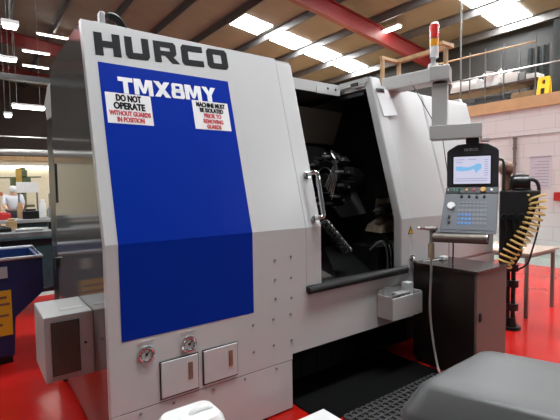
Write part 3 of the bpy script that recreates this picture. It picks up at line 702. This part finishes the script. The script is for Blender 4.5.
# ------------------------------------------------------------------ dark cabinet under the console
cb = thing('storage_cabinet', 'dark brown cabinet with beige door standing below the console', 'cabinet', (3.35, 1.95, 0))
cx0, cx1, cy0, cy1, ch = 3.095, 3.57, 1.665, 2.235, .875
bm = B(); box(bm, cx0, cx1, cy0+.02, cy1, .05, ch-.025); obj('body', bm, 'cabdark', cb, bevel=.003)
bm = B(); box(bm, cx0-.006, cx1+.006, cy0-.006, cy1, ch-.025, ch); obj('top', bm, 'cabtop', cb, bevel=.003)
bm = B(); box(bm, cx0+.004, cx1-.004, cy0, cy0+.02, .055, ch-.028); dd = obj('door', bm, 'cabdoor', cb, bevel=.002)
bm = B(); ring(bm, (cx0+.05,cy0-.008,.52), (0,1,0), .012, .004, 16, 6); box(bm, cx0+.038, cx0+.062, cy0-.012, cy0, .48, .545); obj('lock', bm, 'black', dd, bevel=.003)
bm = B(); box(bm, cx0+.02, cx1-.02, cy0+.04, cy1-.02, 0, .05); obj('plinth', bm, 'black', cb)
bm = B(); box(bm, 3.34, 3.42, 2.10, 2.15, ch, ch+.035); tag(obj('plug_adaptor', bm, 'plasticwhite', bevel=.008), 'small cream plug adaptor on the dark cabinet top', 'plug')
bm = B(); pts = [(3.17,2.19,ch+.006),(3.24,2.16,ch+.006),(3.30,2.14,ch+.008),(3.34,2.13,ch+.012)]; tube(bm, pts, .0055, 8, 1); tag(obj('white_lead', bm, 'plasticwhite', smooth=True), 'short white lead lying beside the plug adaptor', 'cable')

# ------------------------------------------------------------------ black pedestal with coiled hose
pd = thing('tool_pedestal', 'black floor pedestal with round head and coiled yellow hose, left of the table', 'pedestal', (4.60, 2.10, 0))
pc = Vector((4.60, 2.10, 0)); PR = Vector((.42,-.907,0)); PN = Vector((-.907,-.42,0))
def pw(u, z, w=0): return pc + PR*u + PN*w + Vector((0,0,z))
bm = B(); cyl(bm, pw(-.0,.0), pw(0,.03), .10, .095, 20); cyl(bm, pw(0,.03), pw(0,.12), .06, .045, 16); obj('foot', bm, 'blackmetal', pd)
bm = B()
for s in (-.03, .02): cyl(bm, pw(s,.03), pw(s,.80), .022, n=12)
for z in (.2,.45,.62): cyl(bm, pw(.01,z), pw(.01,z+.07), .06, n=14)
obj('post', bm, 'black', pd)
bm = B()
pts = [(-.12,.62),(.02,.66),(.09,.80),(.12,1.0),(.20,1.25),(.25,1.47),(-.12,1.47)]
solid(bm, [pw(u,z,-.09) for u,z in pts], [pw(u,z,.09) for u,z in pts]); obj('cabinet_body', bm, 'black', pd, bevel=.012)
bm = B()
for u in (-.07,.0,.08): cyl(bm, pw(u,1.20,.09), pw(u,1.20,.14), .035, .03, 14); 
for u in (-.06,.0,.06): tube(bm, [pw(u,1.18,.12), pw(u+.02,1.05,.15), pw(u+.0,.9,.12), pw(u-.04,.78,.10)], .014, 8, 2)
obj('valve_bank', bm, 'blackmetal', pd, smooth=True)
bm = B(); cyl(bm, pw(.0,1.55), pw(.16,1.55), .085, n=24); cyl(bm, pw(.0,1.55), pw(-.03,1.55), .085, .05, 24); cyl(bm, pw(.08,1.47), pw(.08,1.50), .09, n=20); obj('motor_head', bm, 'blackmetal', pd, bevel=.012)
bm = B(); pts = [pw(.03,1.625,.03), pw(.10,1.628,.03), pw(.10,1.632,-.03), pw(.03,1.63,-.03)]; solid(bm, pts, [p+Vector((0,0,.012)) for p in pts]); obj('name_plate', bm, 'steel', pd)
bm = B(); ball(bm, pw(-.06,1.70,-.04), .075, 1,1,1.1, 18); cyl(bm, pw(-.06,1.46,-.04), pw(-.06,1.66,-.04), .045, n=16); obj('reservoir', bm, 'brown', pd, smooth=True)
bm = B(); tube(bm, [pw(-.20,1.80,.05), pw(-.11,1.80,.05), pw(-.085,1.78,.05), pw(-.085,1.60,.05), pw(-.085,1.45,.05)], .014, 10, 2); obj('grab_handle', bm, 'black', pd, smooth=True)
bm = B(); tube(bm, [pw(.13,1.58,.02), pw(.20,1.58,.02), pw(.235,1.52,.02), pw(.235,1.42,.02)], .018, 10, 2); obj('feed_pipe', bm, 'black', pd, smooth=True)
bm = B(); cl = [pw(.21,1.44,.10), pw(.235,1.32,.12), pw(.20,1.20,.13), pw(.13,1.05,.14), pw(.05,.92,.14), pw(-.03,.80,.14), pw(-.08,.68,.14)]
P_ = [Vector(p) for p in cl]
for _ in range(3):
    Q = [P_[0]]
    for a, b in zip(P_, P_[1:]): Q += [a*.75+b*.25, a*.25+b*.75]
    Q.append(P_[-1]); P_ = Q
Ls = [0]
for a, b in zip(P_, P_[1:]): Ls.append(Ls[-1]+(b-a).length)
turns = 15; pts = []; N = turns*14
for i in range(N+1):
    s = Ls[-1]*i/N; k = max(j for j in range(len(Ls)) if Ls[j] <= s+1e-9); k = min(k, len(P_)-2)
    c = P_[k].lerp(P_[k+1], (s-Ls[k])/max(Ls[k+1]-Ls[k], 1e-9)); d = (P_[k+1]-P_[k]).normalized()
    u = d.cross(PN).normalized(); w = d.cross(u)
    pts.append(c+(u*math.cos(2*PI*i/14)+w*math.sin(2*PI*i/14))*.072)
tube(bm, pts, .0115, 6); obj('coiled_hose', bm, 'coil', pd, smooth=True)
bm = B(); tube(bm, [pw(.22,1.40,.04), pw(.25,1.2,.05), pw(.22,1.0,.05), pw(.18,.84,.05), pw(.15,.70,.05), pw(.05,.64,.05)], .009, 8, 2); obj('black_hose', bm, 'black', pd, smooth=True)

# ------------------------------------------------------------------ small table with papers
tbl = thing('small_table', 'small laminate table with thin brown legs by the block wall', 'table', (5.45, 2.7, 0))
bm = B(); box(bm, 5.04, 5.84, 2.10, 3.10, .725, .75); obj('tabletop', bm, 'tableedge', tbl, bevel=.003)
for x in (5.08, 5.79):
    for y in (2.15, 3.05):
        bm = B(); box(bm, x-.018, x+.018, y-.018, y+.018, 0, .725); obj('leg', bm, 'tableleg', tbl, bevel=.003)
bm = B(); box(bm, 5.06, 5.80, 2.13, 2.15, .69, .725); box(bm, 5.06, 5.08, 2.15, 3.05, .69, .725); box(bm, 5.78, 5.80, 2.15, 3.05, .69, .725); obj('rail', bm, 'tableleg', tbl)
bm = B(); box(bm, 5.20, 5.50, 2.35, 2.75, .751, .756); tag(obj('paper_sheet', bm, 'paper'), 'white sheet of paper lying on the small table', 'paper')

# things on the block wall
n = thing('wall_notice', 'white printed notice sheet fixed to the white block wall', 'notice', (9.99, 4.0, 1.42))
bm = B(); box(bm, 9.985, 9.998, 3.78, 4.205, 1.40, 2.12); obj('sheet', bm, mat('grey white notice', (.56,.56,.60), .6), n)
gp_ = mat('grey print', (.36,.36,.42), .6)
bm = B(); box(bm, 9.981, 9.986, 3.78, 4.205, 2.085, 2.12); obj('heading', bm, gp_, n)
for r in range(9):
    bm = B(); box(bm, 9.983, 9.986, 3.82, 4.16-.06*(r % 3), 1.47+.065*r, 1.488+.065*r); obj('print', bm, gp_, n)
bm = B(); cyl(bm, (9.96,4.515,1.30), (9.96,4.515,2.57), .033, n=12)
for z in (1.5,1.95,2.3,2.52): cyl(bm, (9.96,4.515,z), (9.96,4.515,z+.05), .045, n=12)
tag(obj('wall_pipe', bm, mat('rusty grey pipe', (.16,.13,.12), .5), smooth=True), 'vertical dark rusty pipe on the white block wall', 'pipe')
bm = B(); box(bm, 9.93, 10.003, 3.58, 3.70, 1.16, 1.34); tag(obj('alarm_call_point', bm, 'redplastic', bevel=.008), 'small dark red wall box at the right edge of the block wall', 'alarm box')

# ------------------------------------------------------------------ storage loft
rk = thing('storage_rack', 'long steel storage rack standing on the loft behind the tan board', 'rack', (10.75, 5.2, 3.3))
bm = B(); box(bm, 10.45, 11.2, 4.28, 6.9, 3.88, 3.93); obj('shelf', bm, mat('dark shelf plank', (.07,.04,.03), .6), rk)
for y in (4.30, 5.0, 5.45, 5.85, 6.85):
    for x in (10.42, 11.22):
        bm = B(); box(bm, x-.012, x+.012, y-.012, y+.012, 3.30, 4.86); obj('upright', bm, 'purlin', rk)
bm = B(); tube(bm, [(10.38,3.55,4.16), (10.38,5.2,4.19), (10.38,6.9,4.22)], .017, 8); obj('guard_rail', bm, 'steel', rk)
bm = B(); tube(bm, [(10.42,4.30,4.72), (10.42,5.15,4.75), (10.42,6.9,4.8)], .02, 8); obj('top_rail', bm, 'wood', rk)
random.seed(3)
def bundle(y0, y1, z0, z1, x0, x1, label, m_, cat='bundle', name='wrapped_bundle', lump=.03):
    bm = B(); box(bm, x0, x1, y0, y1, z0, z1)
    bmesh.ops.subdivide_edges(bm, edges=bm.edges[:], cuts=3, use_grid_fill=True)
    for v in bm.verts: v.co += Vector((random.uniform(-1,1), random.uniform(-1,1), random.uniform(-1,1)*(1 if v.co.z > z0+.02 else 0)))*lump
    return tag(obj(name, bm, m_, smooth=True), label, cat, None)
bundle(5.72, 6.40, 3.96, 4.22, 10.5, 11.1, 'long white wrapped bundle at the left of the loft rack', 'plasticwhite')
bundle(5.15, 5.55, 3.96, 4.28, 10.55, 11.1, 'crumpled white sacking pile in the middle of the loft rack', 'sticker', 'sacking', 'sacking_pile', .06)
bundle(4.72, 5.10, 3.94, 4.16, 10.5, 11.0, 'white box beside the sacking on the loft rack', 'plasticwhite', 'box', 'white_box', .004)
bundle(4.56, 4.69, 3.94, 4.12, 10.5, 10.9, 'small grey tin standing on the loft rack', 'steel', 'tin', 'grey_tin', .004)
bundle(4.31, 4.53, 3.94, 4.05, 10.5, 10.9, 'flat white carton at the right end of the loft rack', 'plasticwhite', 'box', 'white_carton', .004)
for k, (z, y0, y1) in enumerate(((3.46, 4.95, 6.4), (3.58, 5.0, 6.2), (3.68, 4.9, 5.9))):
    bm = B(); tube(bm, [(10.60+.1*k,y0,z), (10.60+.1*k,y1,z+.02)], .05, 12)
    tag(obj('stored_pipe', bm, 'pipeblue', smooth=True), ('lowest blue grey pipe stored under the loft rack', 'middle blue grey pipe stored under the loft rack', 'topmost blue grey pipe stored under the loft rack')[k], 'pipe', 'pipes under the loft rack')
bundle(4.33, 4.86, 3.30, 3.67, 10.5, 11.0, 'brown cardboard box under the loft rack', 'card', 'box', 'cardboard_box', .006)
bundle(5.3, 5.44, 3.30, 3.42, 10.27, 10.38, 'small pale tin on the loft floor behind the tan board', 'sticker', 'tin', 'pale_tin', .01)
# yellow floor sign standing on the loft
sg = thing('wet_floor_sign', 'yellow plastic floor sign standing on the loft edge', 'floor sign', (10.3, 4.05, 3.44))
def leaf(s):
    bm = B(); y0, y1 = 3.935, 4.175
    def q(y, z): return Vector((10.27 + s*.10*(1-(z-3.30)/.56), y, z))
    for a, b, c, d in ((y0,y1,3.30,3.70),(y0,y0+.085,3.70,3.80),(y1-.085,y1,3.70,3.80),(y0+.01,y1-.01,3.80,3.86)):
        L = [q(a,c), q(b,c), q(b,d), q(a,d)]; solid(bm, L, [p+Vector((s*.02,0,0)) for p in L])
    return bm
obj('sign_leaf', leaf(-1), 'signyellow', sg); obj('sign_leaf', leaf(1), 'signyellow', sg)
bm = B(); xf = 10.27-.10*(1-.2/.56)-.024; box(bm, xf-.004, xf+.02, 4.02, 4.09, 3.47, 3.60); obj('pictogram', bm, 'black', sg)
# dark tarpaulins hung behind
def tarp(y0, y1, z0, z1, x, label):
    bm = B(); n = 24; a = []; b = []
    for i in range(n+1):
        t = i/n; xx = x + .018*math.sin(t*19)+.010*math.sin(t*43); y = y0+(y1-y0)*t
        a.append((bm.verts.new((xx,y,z0)), bm.verts.new((xx,y,z1)))); b.append((bm.verts.new((xx+.015,y,z0)), bm.verts.new((xx+.015,y,z1))))
    for i in range(n):
        bm.faces.new((a[i][0],a[i+1][0],a[i+1][1],a[i][1])); bm.faces.new((b[i][0],b[i][1],b[i+1][1],b[i+1][0]))
        bm.faces.new((a[i][1],a[i+1][1],b[i+1][1],b[i][1])); bm.faces.new((a[i][0],b[i][0],b[i+1][0],a[i+1][0]))
    bm.faces.new((a[0][0],a[0][1],b[0][1],b[0][0])); bm.faces.new((a[n][0],b[n][0],b[n][1],a[n][1]))
    tag(obj('tarpaulin', bm, 'tarp', smooth=True), label, 'tarpaulin')
tarp(2.9, 4.15, 3.30, 5.25, 10.95, 'large dark green tarpaulin hanging behind the yellow floor sign')
tarp(4.36, 4.85, 3.30, 4.85, 11.3, 'small dark tarpaulin hanging at the right end of the loft rack')
bm = B(); tube(bm, [(10.3,6.02,3.44),(10.3,6.03,6.75)], .02, 8); tag(obj('hanging_conduit', bm, 'purlin'), 'thin grey conduit rising from the loft to the roof', 'pipe')

# wooden frame and tube seen above the machine
fr = thing('rack_stand', 'pale timber stand rising behind the machine near the signal lamp', 'stand', (4.9, 3.5, 0))
for x, y in ((4.69,3.90),(5.05,3.90),(5.03,3.15)):
    bm = B(); box(bm, x-.022, x+.022, y-.022, y+.022, 0, 3.28); obj('post', bm, 'wood', fr)
bm = B(); box(bm, 5.0, 5.07, 3.06, 3.94, 3.28, 3.33); obj('side_rail', bm, 'wood', fr)
bm = B(); box(bm, 4.66, 5.0, 3.88, 3.93, 3.28, 3.32); obj('cross_rail', bm, 'wood', fr)
bm = B(); box(bm, 4.82, 5.0, 3.06, 3.11, 3.285, 3.325); obj('cross_rail', bm, 'wood', fr)

# ------------------------------------------------------------------ foreground
bm = B(); box(bm, 1.80, 3.06, 1.965, 2.60, .001, .012); tag(obj('shadow_sheet', bm, mat('matt black sheet', (.003,.003,.003), .8, spec=.1), bevel=.003), 'smooth black sheet standing in for the shadow on the floor under the machine apron', 'mat')  # black sheet laid as the machine's shadow on the red floor
# rubber drainage mat in front of the machine
mx0, mx1, my0, my1 = 1.95, 2.98, 1.05, 1.95
bm_back = True
bm = B(); nx, ny = 20, 18; gap = .016; sx = (mx1-mx0)/nx; sy = (my1-my0)/ny
for i in range(nx+1): box(bm, mx0+i*sx-gap/2, mx0+i*sx+gap/2, my0, my1, .002, .018)
for j in range(ny+1):
    for i in range(nx): box(bm, mx0+i*sx+gap/2, mx0+(i+1)*sx-gap/2, my0+j*sy-gap/2, my0+j*sy+gap/2, .002, .018)
box(bm, mx0+.002, mx1-.002, my0+.002, my1-.002, .001, .004)
tag(obj('rubber_mat', bm, mat('grey rubber lattice', (.045,.043,.042), .6)), 'dark perforated rubber mat on the floor in front of the machine', 'mat')
# white carton
bm = B(); box(bm, 1.60, 1.85, 1.87, 2.04, .0, .045); wc = thing('white_carton', 'low white carton on the floor beside the rubber mat', 'box', (1.73,1.99,0)); obj('carton_body', bm, 'plasticwhite', wc, bevel=.004)
bm = B(); box(bm, 1.596, 1.854, 1.866, 2.044, .04, .058); obj('carton_lid', bm, 'paper', wc, bevel=.003)
# white jerrycan
jc = thing('plastic_canister', 'white plastic canister on the floor before the machine hatches', 'canister', (.85, 1.9, 0))
jx0, jx1, jy0, jy1, jz = .69, 1.0, 1.80, 2.02, .425
bm = B(); R = rrect(jx0, jx1, jy0, jy1, .06)
cxm, cym = (jx0+jx1)/2, (jy0+jy1)/2
def sc(k, z): return [(cxm+(x-cxm)*k, cym+(y-cym)*k, z) for x, y in R]
rings = [sc(.94,0), sc(1,.03), sc(1,jz-.05), sc(.95,jz-.02), sc(.85,jz)]
vr = [[bm.verts.new(p) for p in r] for r in rings]
for a, b in zip(vr, vr[1:]):
    for i in range(len(a)): bm.faces.new((a[i], a[(i+1) % len(a)], b[(i+1) % len(a)], b[i]))
bm.faces.new(list(reversed(vr[0]))); bm.faces.new(vr[-1]); obj('canister_body', bm, 'plasticwhite', jc, smooth=True)
bm = B(); tube(bm, [(.84,1.91,jz-.012),(.86,1.91,jz+.012),(.94,1.91,jz+.012),(.97,1.91,jz-.02)], .016, 10, 2); obj('carry_handle', bm, 'plasticwhite', jc, smooth=True)
bm = B(); cyl(bm, (.755,1.91,jz-.005),(.755,1.91,jz+.010), .03, n=20); obj('cap', bm, 'plasticwhite', jc)
# grey lidded bin close to the camera
gb = thing('lidded_bin', 'grey plastic bin with rounded lid nearest the camera', 'bin', (1.4, .55, 0))
A_ = Vector((1.055,.850,0)); B_ = Vector((1.466,.862,0)); ex = (B_-A_).normalized(); ey = Vector((ex.y*1.0+.30, -1, 0)).normalized()
def rq(u, v, z): p = A_ + ex*u + ey*v; return (p.x, p.y, z)
LW, LD = .555, .62
def rl(i, z, r=.07): return [rq(u, v, z) for u, v in rrect(i, LW-i, i, LD-i, r)]
bm = B(); rings = [rl(.012,.79), rl(0,.80,.08), rl(.004,.825,.08), rl(.012,.838,.075), rl(.050,.905,.05), rl(.060,.914,.048), rl(.075,.918,.045), rl(.15,.919,.03)]
vr = [[bm.verts.new(p) for p in r] for r in rings]; fs = []
for a, b in zip(vr, vr[1:]):
    for i in range(len(a)): fs.append(bm.faces.new((a[i], a[(i+1) % len(a)], b[(i+1) % len(a)], b[i])))
fs.append(bm.faces.new(vr[0])); fs.append(bm.faces.new(vr[-1])); bmesh.ops.recalc_face_normals(bm, faces=fs)
obj('lid', bm, 'bin', gb, smooth=True)
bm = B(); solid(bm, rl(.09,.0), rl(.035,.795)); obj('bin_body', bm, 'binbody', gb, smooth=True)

# ------------------------------------------------------------------ left background
# blue tipping skip
sk = thing('tipping_skip', 'dark blue metal tipping skip with yellow sign left of the machine', 'skip', (0, 4.9, 0))
def skip(x0, xr, xt, y0, y1, z0, zt):
    bm = B(); t = .03
    prof = [(x0,z0),(xr,z0),(xr+.02,.42),(xt,.62),(xt,zt),(x0,zt)]
    for ya, yb in ((y0,y0+t),(y1-t,y1)): solid(bm, [(x,ya,z) for x,z in prof], [(x,yb,z) for x,z in prof])
    inner = list(zip(prof, prof[1:]))[:4]
    for (ax, az), (bx, bz) in inner:
        d = Vector((bx-ax, bz-az)).normalized(); nx, nz = -d.y*t, d.x*t
        solid(bm, [(ax,y0+t,az),(bx,y0+t,bz),(bx+nx,y0+t,bz+nz),(ax+nx,y0+t,az+nz)], [(ax,y1-t,az),(bx,y1-t,bz),(bx+nx,y1-t,bz+nz),(ax+nx,y1-t,az+nz)])
    return bm
obj('skip_body', skip(-1.1, .28, .53, 4.40, 5.25, .08, .93), 'skip', sk)
bm = B(); tube(bm, [(-1.1,4.40,.935),(.53,4.40,.945),(.54,5.25,.945),(-1.1,5.25,.935)], .016, 8); obj('rim', bm, 'skiprim', sk, smooth=True)
bm = B(); box(bm, -.2, .275, 4.39, 4.399, .27, .67); ys = obj('yellow_sign', bm, 'yellow', sk)
for z, x0, x1 in ((.60,.05,.24),(.54,.0,.26),(.44,.02,.25),(.36,-.02,.2)):
    bm = B(); box(bm, x0, x1, 4.386, 4.39, z, z+.02); obj('sign_print', bm, 'brown', ys)
bm = B(); box(bm, .17, .255, 4.388, 4.399, .78, .88); obj('white_label', bm, 'skiprim', sk)
for x in (-.8, .15):
    bm = B(); box(bm, x, x+.12, 4.45, 5.2, .0, .08); obj('runner', bm, 'black', sk)

def bench(x0, x1, y0, y1, h, label, m_top, m_leg):
    t = thing('workbench', label, 'workbench', ((x0+x1)/2, (y0+y1)/2, 0))
    bm = B(); box(bm, x0, x1, y0, y1, h-.06, h); obj('benchtop', bm, m_top, t, bevel=.004)
    for x in (x0+.06, (x0+x1)/2, x1-.06):
        for y in (y0+.06, y1-.06):
            bm = B(); box(bm, x-.04, x+.04, y-.04, y+.04, 0, h-.06); obj('leg', bm, m_leg, t)
    bm = B(); box(bm, x0+.05, x1-.05, y0+.08, y1-.05, .25, .29); obj('lower_shelf', bm, 'blackmetal', t)
    bm = B(); box(bm, x0+.05, x1-.05, y0+.10, y0+.16, .30, h-.10); obj('front_panel', bm, 'teal', t)
    return t
bench(-1.6, 1.15, 6.0, 6.7, 1.03, 'dark workbench with pale top nearest behind the blue skip', mat('worn grey benchtop', (.12,.125,.125), .45, var=.4), 'teal')
bench(-1.8, 1.9, 9.4, 10.2, .98, 'dark workbench farther back at left, under the hanging lamps', 'bed', 'blackmetal')
random.seed(11)
it = [(.35,6.3,1.03,.16,.10,.05,'blackmetal','flat_tool_box','flat black tool box on the near workbench','tool box'),
      (.62,6.25,1.03,.30,.16,.03,'duct','steel_plate','thin pale steel plate on the near workbench','plate'),
      (.95,6.35,1.03,.20,.12,.10,'blackmetal','vice_block','black vice block at the right end of the near workbench','vice'),
      (.10,6.4,1.03,.22,.16,.14,'teal','parts_bin','dark teal parts bin on the near workbench','bin'),
      (.45,6.55,1.03,.12,.10,.12,'wood','wooden_block','wooden block behind the flat tool box on the near workbench','block'),
      (1.0,9.7,.98,.28,.2,.16,'blackmetal','machine_vice','dark machine vice on the far workbench','vice'),
      (1.45,9.7,.98,.26,.2,.22,'bed','grey_gearbox','dark grey gearbox on the far workbench','gearbox'),
      (.55,9.8,.98,.24,.2,.12,'redplastic','red_toolbox','red toolbox at the left of the far workbench','tool box'),
      (1.25,10.0,.98,.12,.1,.30,'plasticwhite','plastic_bottle','white plastic bottle on the far workbench','bottle'),
      (.85,10.0,.98,.10,.1,.25,'wood','timber_offcut','timber offcut standing on the far workbench','timber')]
for x, y, z, w, d, h, m_, nm, lb, ct in it:
    bm = B(); box(bm, x-w/2, x+w/2, y-d/2, y+d/2, z, z+h); box(bm, x-w/3, x+w/3, y-d/3, y+d/3, z+h, z+h*1.25)
    tag(obj(nm, bm, m_, bevel=.01), lb, ct)
# far machine: column drill
dm = thing('column_drill', 'yellow and green column drill in front of the cream back wall', 'drill', (1.5, 16.2, 0))
bm = B(); box(bm, 1.25, 1.75, 15.95, 16.45, 0, .12); cyl(bm, (1.5,16.25,.12),(1.5,16.25,2.3), .09); obj('column', bm, 'drillgreen', dm)
bm = B(); box(bm, 1.15, 1.70, 15.9, 16.4, 1.70, 1.98); box(bm, 1.35, 1.6, 15.85, 16.3, 1.98, 2.2); obj('head', bm, 'drillgreen', dm, bevel=.03)
bm = B(); box(bm, 1.28, 1.44, 15.84, 15.9, 1.72, 2.25); cyl(bm, (1.35,16,1.4),(1.35,16,1.7), .06); obj('front_cover', bm, 'drillyellow', dm)
bm = B(); tube(bm, [(.85,15.95,1.95),(2.0,15.95,1.98)], .02, 8); obj('feed_lever', bm, 'drillgreen', dm)
bm = B(); box(bm, 1.1, 1.75, 15.7, 16.2, 1.0, 1.08); obj('drill_table', bm, 'drillgreen', dm)
bm = B(); box(bm, 1.12, 1.66, 13.9, 13.95, 1.48, 1.78); wb = thing('white_board', 'white board on legs in front of the column drill', 'board', (1.44,13.92,0)); obj('board', bm, 'plasticwhite', wb)
bm = B(); box(bm, 1.15, 1.19, 13.91, 13.95, 0, 1.48); box(bm, 1.60, 1.64, 13.91, 13.95, 0, 1.48); obj('stand', bm, 'purlin', wb)
bm = B(); box(bm, -.6, .82, 14.4, 14.6, 1.40, 1.50); box(bm, .65, .75, 14.4, 14.6, 0, 1.38); box(bm, -.55, -.4, 14.4, 14.6, 0, 1.38); tag(obj('barrier_rack', bm, mat('orange red paint', (.5,.09,.03), .5)), 'orange red rack beam behind the person at far left', 'rack')
bm = B(); box(bm, 1.85, 2.6, 13.4, 14.0, 0, 1.0); box(bm, 1.9, 2.2, 13.5, 13.9, 1.0, 1.45); box(bm, 2.25, 2.5, 13.5, 13.8, 1.0, 1.75); tag(obj('bench_machine', bm, mat('pale machine paint', (.22,.21,.19), .5, var=.4, vscale=5), bevel=.03), 'pale grey machine beside the white board', 'machine')
bm = B(); box(bm, .7, 2.2, 11.2, 11.7, .0, .72); box(bm, .8, 2.1, 11.25, 11.65, .72, .86); tag(obj('surface_table', bm, 'blackmetal', bevel=.02), 'black low machine bed behind the far workbench', 'machine')
# person bent over the bench, far away
pr = thing('person', 'person with white hair in pale shirt standing at the far left', 'person', (1.13, 15.2, 0))
def skinned(name, verts, edges, radii, m_, parent):
    me = bpy.data.meshes.new(name); me.from_pydata([Vector(v)-root_origin(parent) for v in verts], edges, [])
    ob = bpy.data.objects.new(name, me); COL.objects.link(ob); ob.parent = parent; me.materials.append(M[m_])
    md = ob.modifiers.new('skin', 'SKIN'); md.use_smooth_shade = True
    for sv, r in zip(me.skin_vertices[0].data, radii): sv.radius = r if isinstance(r, tuple) else (r, r)
    me.skin_vertices[0].data[0].use_root = True
    ob.modifiers.new('sub', 'SUBSURF').levels = 1
    return ob
px, py = 1.13, 15.2
V_ = [(px,py,.92),(px,py,1.15),(px,py-.03,1.36),(px,py-.05,1.43),(px,py-.08,1.56),
      (px-.19,py-.03,1.36),(px-.24,py-.10,1.10),(px-.20,py-.32,1.0),(px-.18,py-.40,.99),
      (px+.19,py-.03,1.36),(px+.24,py-.10,1.10),(px+.20,py-.32,1.0),(px+.18,py-.40,.99),
      (px-.10,py,.85),(px-.11,py-.02,.48),(px-.11,py+.02,.08),(px-.11,py-.12,.03),
      (px+.10,py,.85),(px+.11,py-.02,.48),(px+.11,py+.02,.08),(px+.11,py-.12,.03)]
E_ = [(0,1),(1,2),(2,3),(3,4),(2,5),(5,6),(6,7),(7,8),(2,9),(9,10),(10,11),(11,12),(0,13),(13,14),(14,15),(15,16),(0,17),(17,18),(18,19),(19,20)]
R_ = [.15,.14,.15,.055,.095,.07,.048,.038,.03,.07,.048,.038,.03,.09,.06,.045,.035,.09,.06,.045,.035]
skinned('body', V_, E_, R_, 'skin', pr)
bm = B(); ball(bm, (px,py-.06,1.585), .112, 1, 1.05, 1, 16); obj('hair', bm, 'hairwhite', pr, smooth=True)
skinned('shirt', [(px,py,.90),(px,py,1.15),(px,py-.03,1.37),(px-.20,py-.03,1.37),(px-.25,py-.10,1.10),(px+.20,py-.03,1.37),(px+.25,py-.10,1.10)], [(0,1),(1,2),(2,3),(3,4),(2,5),(5,6)], [.175,.17,.17,.085,.07,.085,.07], 'shirt', pr)
skinned('trousers', [(px,py,.92),(px-.10,py,.85),(px-.11,py-.02,.48),(px-.11,py+.02,.10),(px+.10,py,.85),(px+.11,py-.02,.48),(px+.11,py+.02,.10)], [(0,1),(1,2),(2,3),(0,4),(4,5),(5,6)], [.165,.11,.08,.07,.11,.08,.07], 'trousers', pr)

# ------------------------------------------------------------------ world, camera
w = bpy.data.worlds.new('hall'); SC.world = w; w.use_nodes = True
w.node_tree.nodes['Background'].inputs[0].default_value = (.9, .95, 1, 1)
w.node_tree.nodes['Background'].inputs[1].default_value = .05
cam = bpy.data.cameras.new('camera'); co = bpy.data.objects.new('camera', cam); COL.objects.link(co)
yaw, pit, rol = math.radians(36.555), math.radians(-3.2135), math.radians(-.865)
fw = Vector((math.sin(yaw)*math.cos(pit), math.cos(yaw)*math.cos(pit), math.sin(pit)))
ri = Vector((math.cos(yaw), -math.sin(yaw), 0)); up = ri.cross(fw)
r2 = ri*math.cos(rol)+up*math.sin(rol); u2 = up*math.cos(rol)-ri*math.sin(rol)
co.matrix_world = Matrix(((r2.x,u2.x,-fw.x,0),(r2.y,u2.y,-fw.y,0),(r2.z,u2.z,-fw.z,1.55),(0,0,0,1)))
cam.sensor_width = 36; cam.lens = 421.37/560*36; cam.clip_start = .05; cam.clip_end = 200
SC.camera = co
SC.view_settings.view_transform = 'Standard'; SC.view_settings.look = 'None'
SC.view_settings.exposure = 1.2; SC.view_settings.gamma = 1; SC.view_settings.use_curve_mapping = False
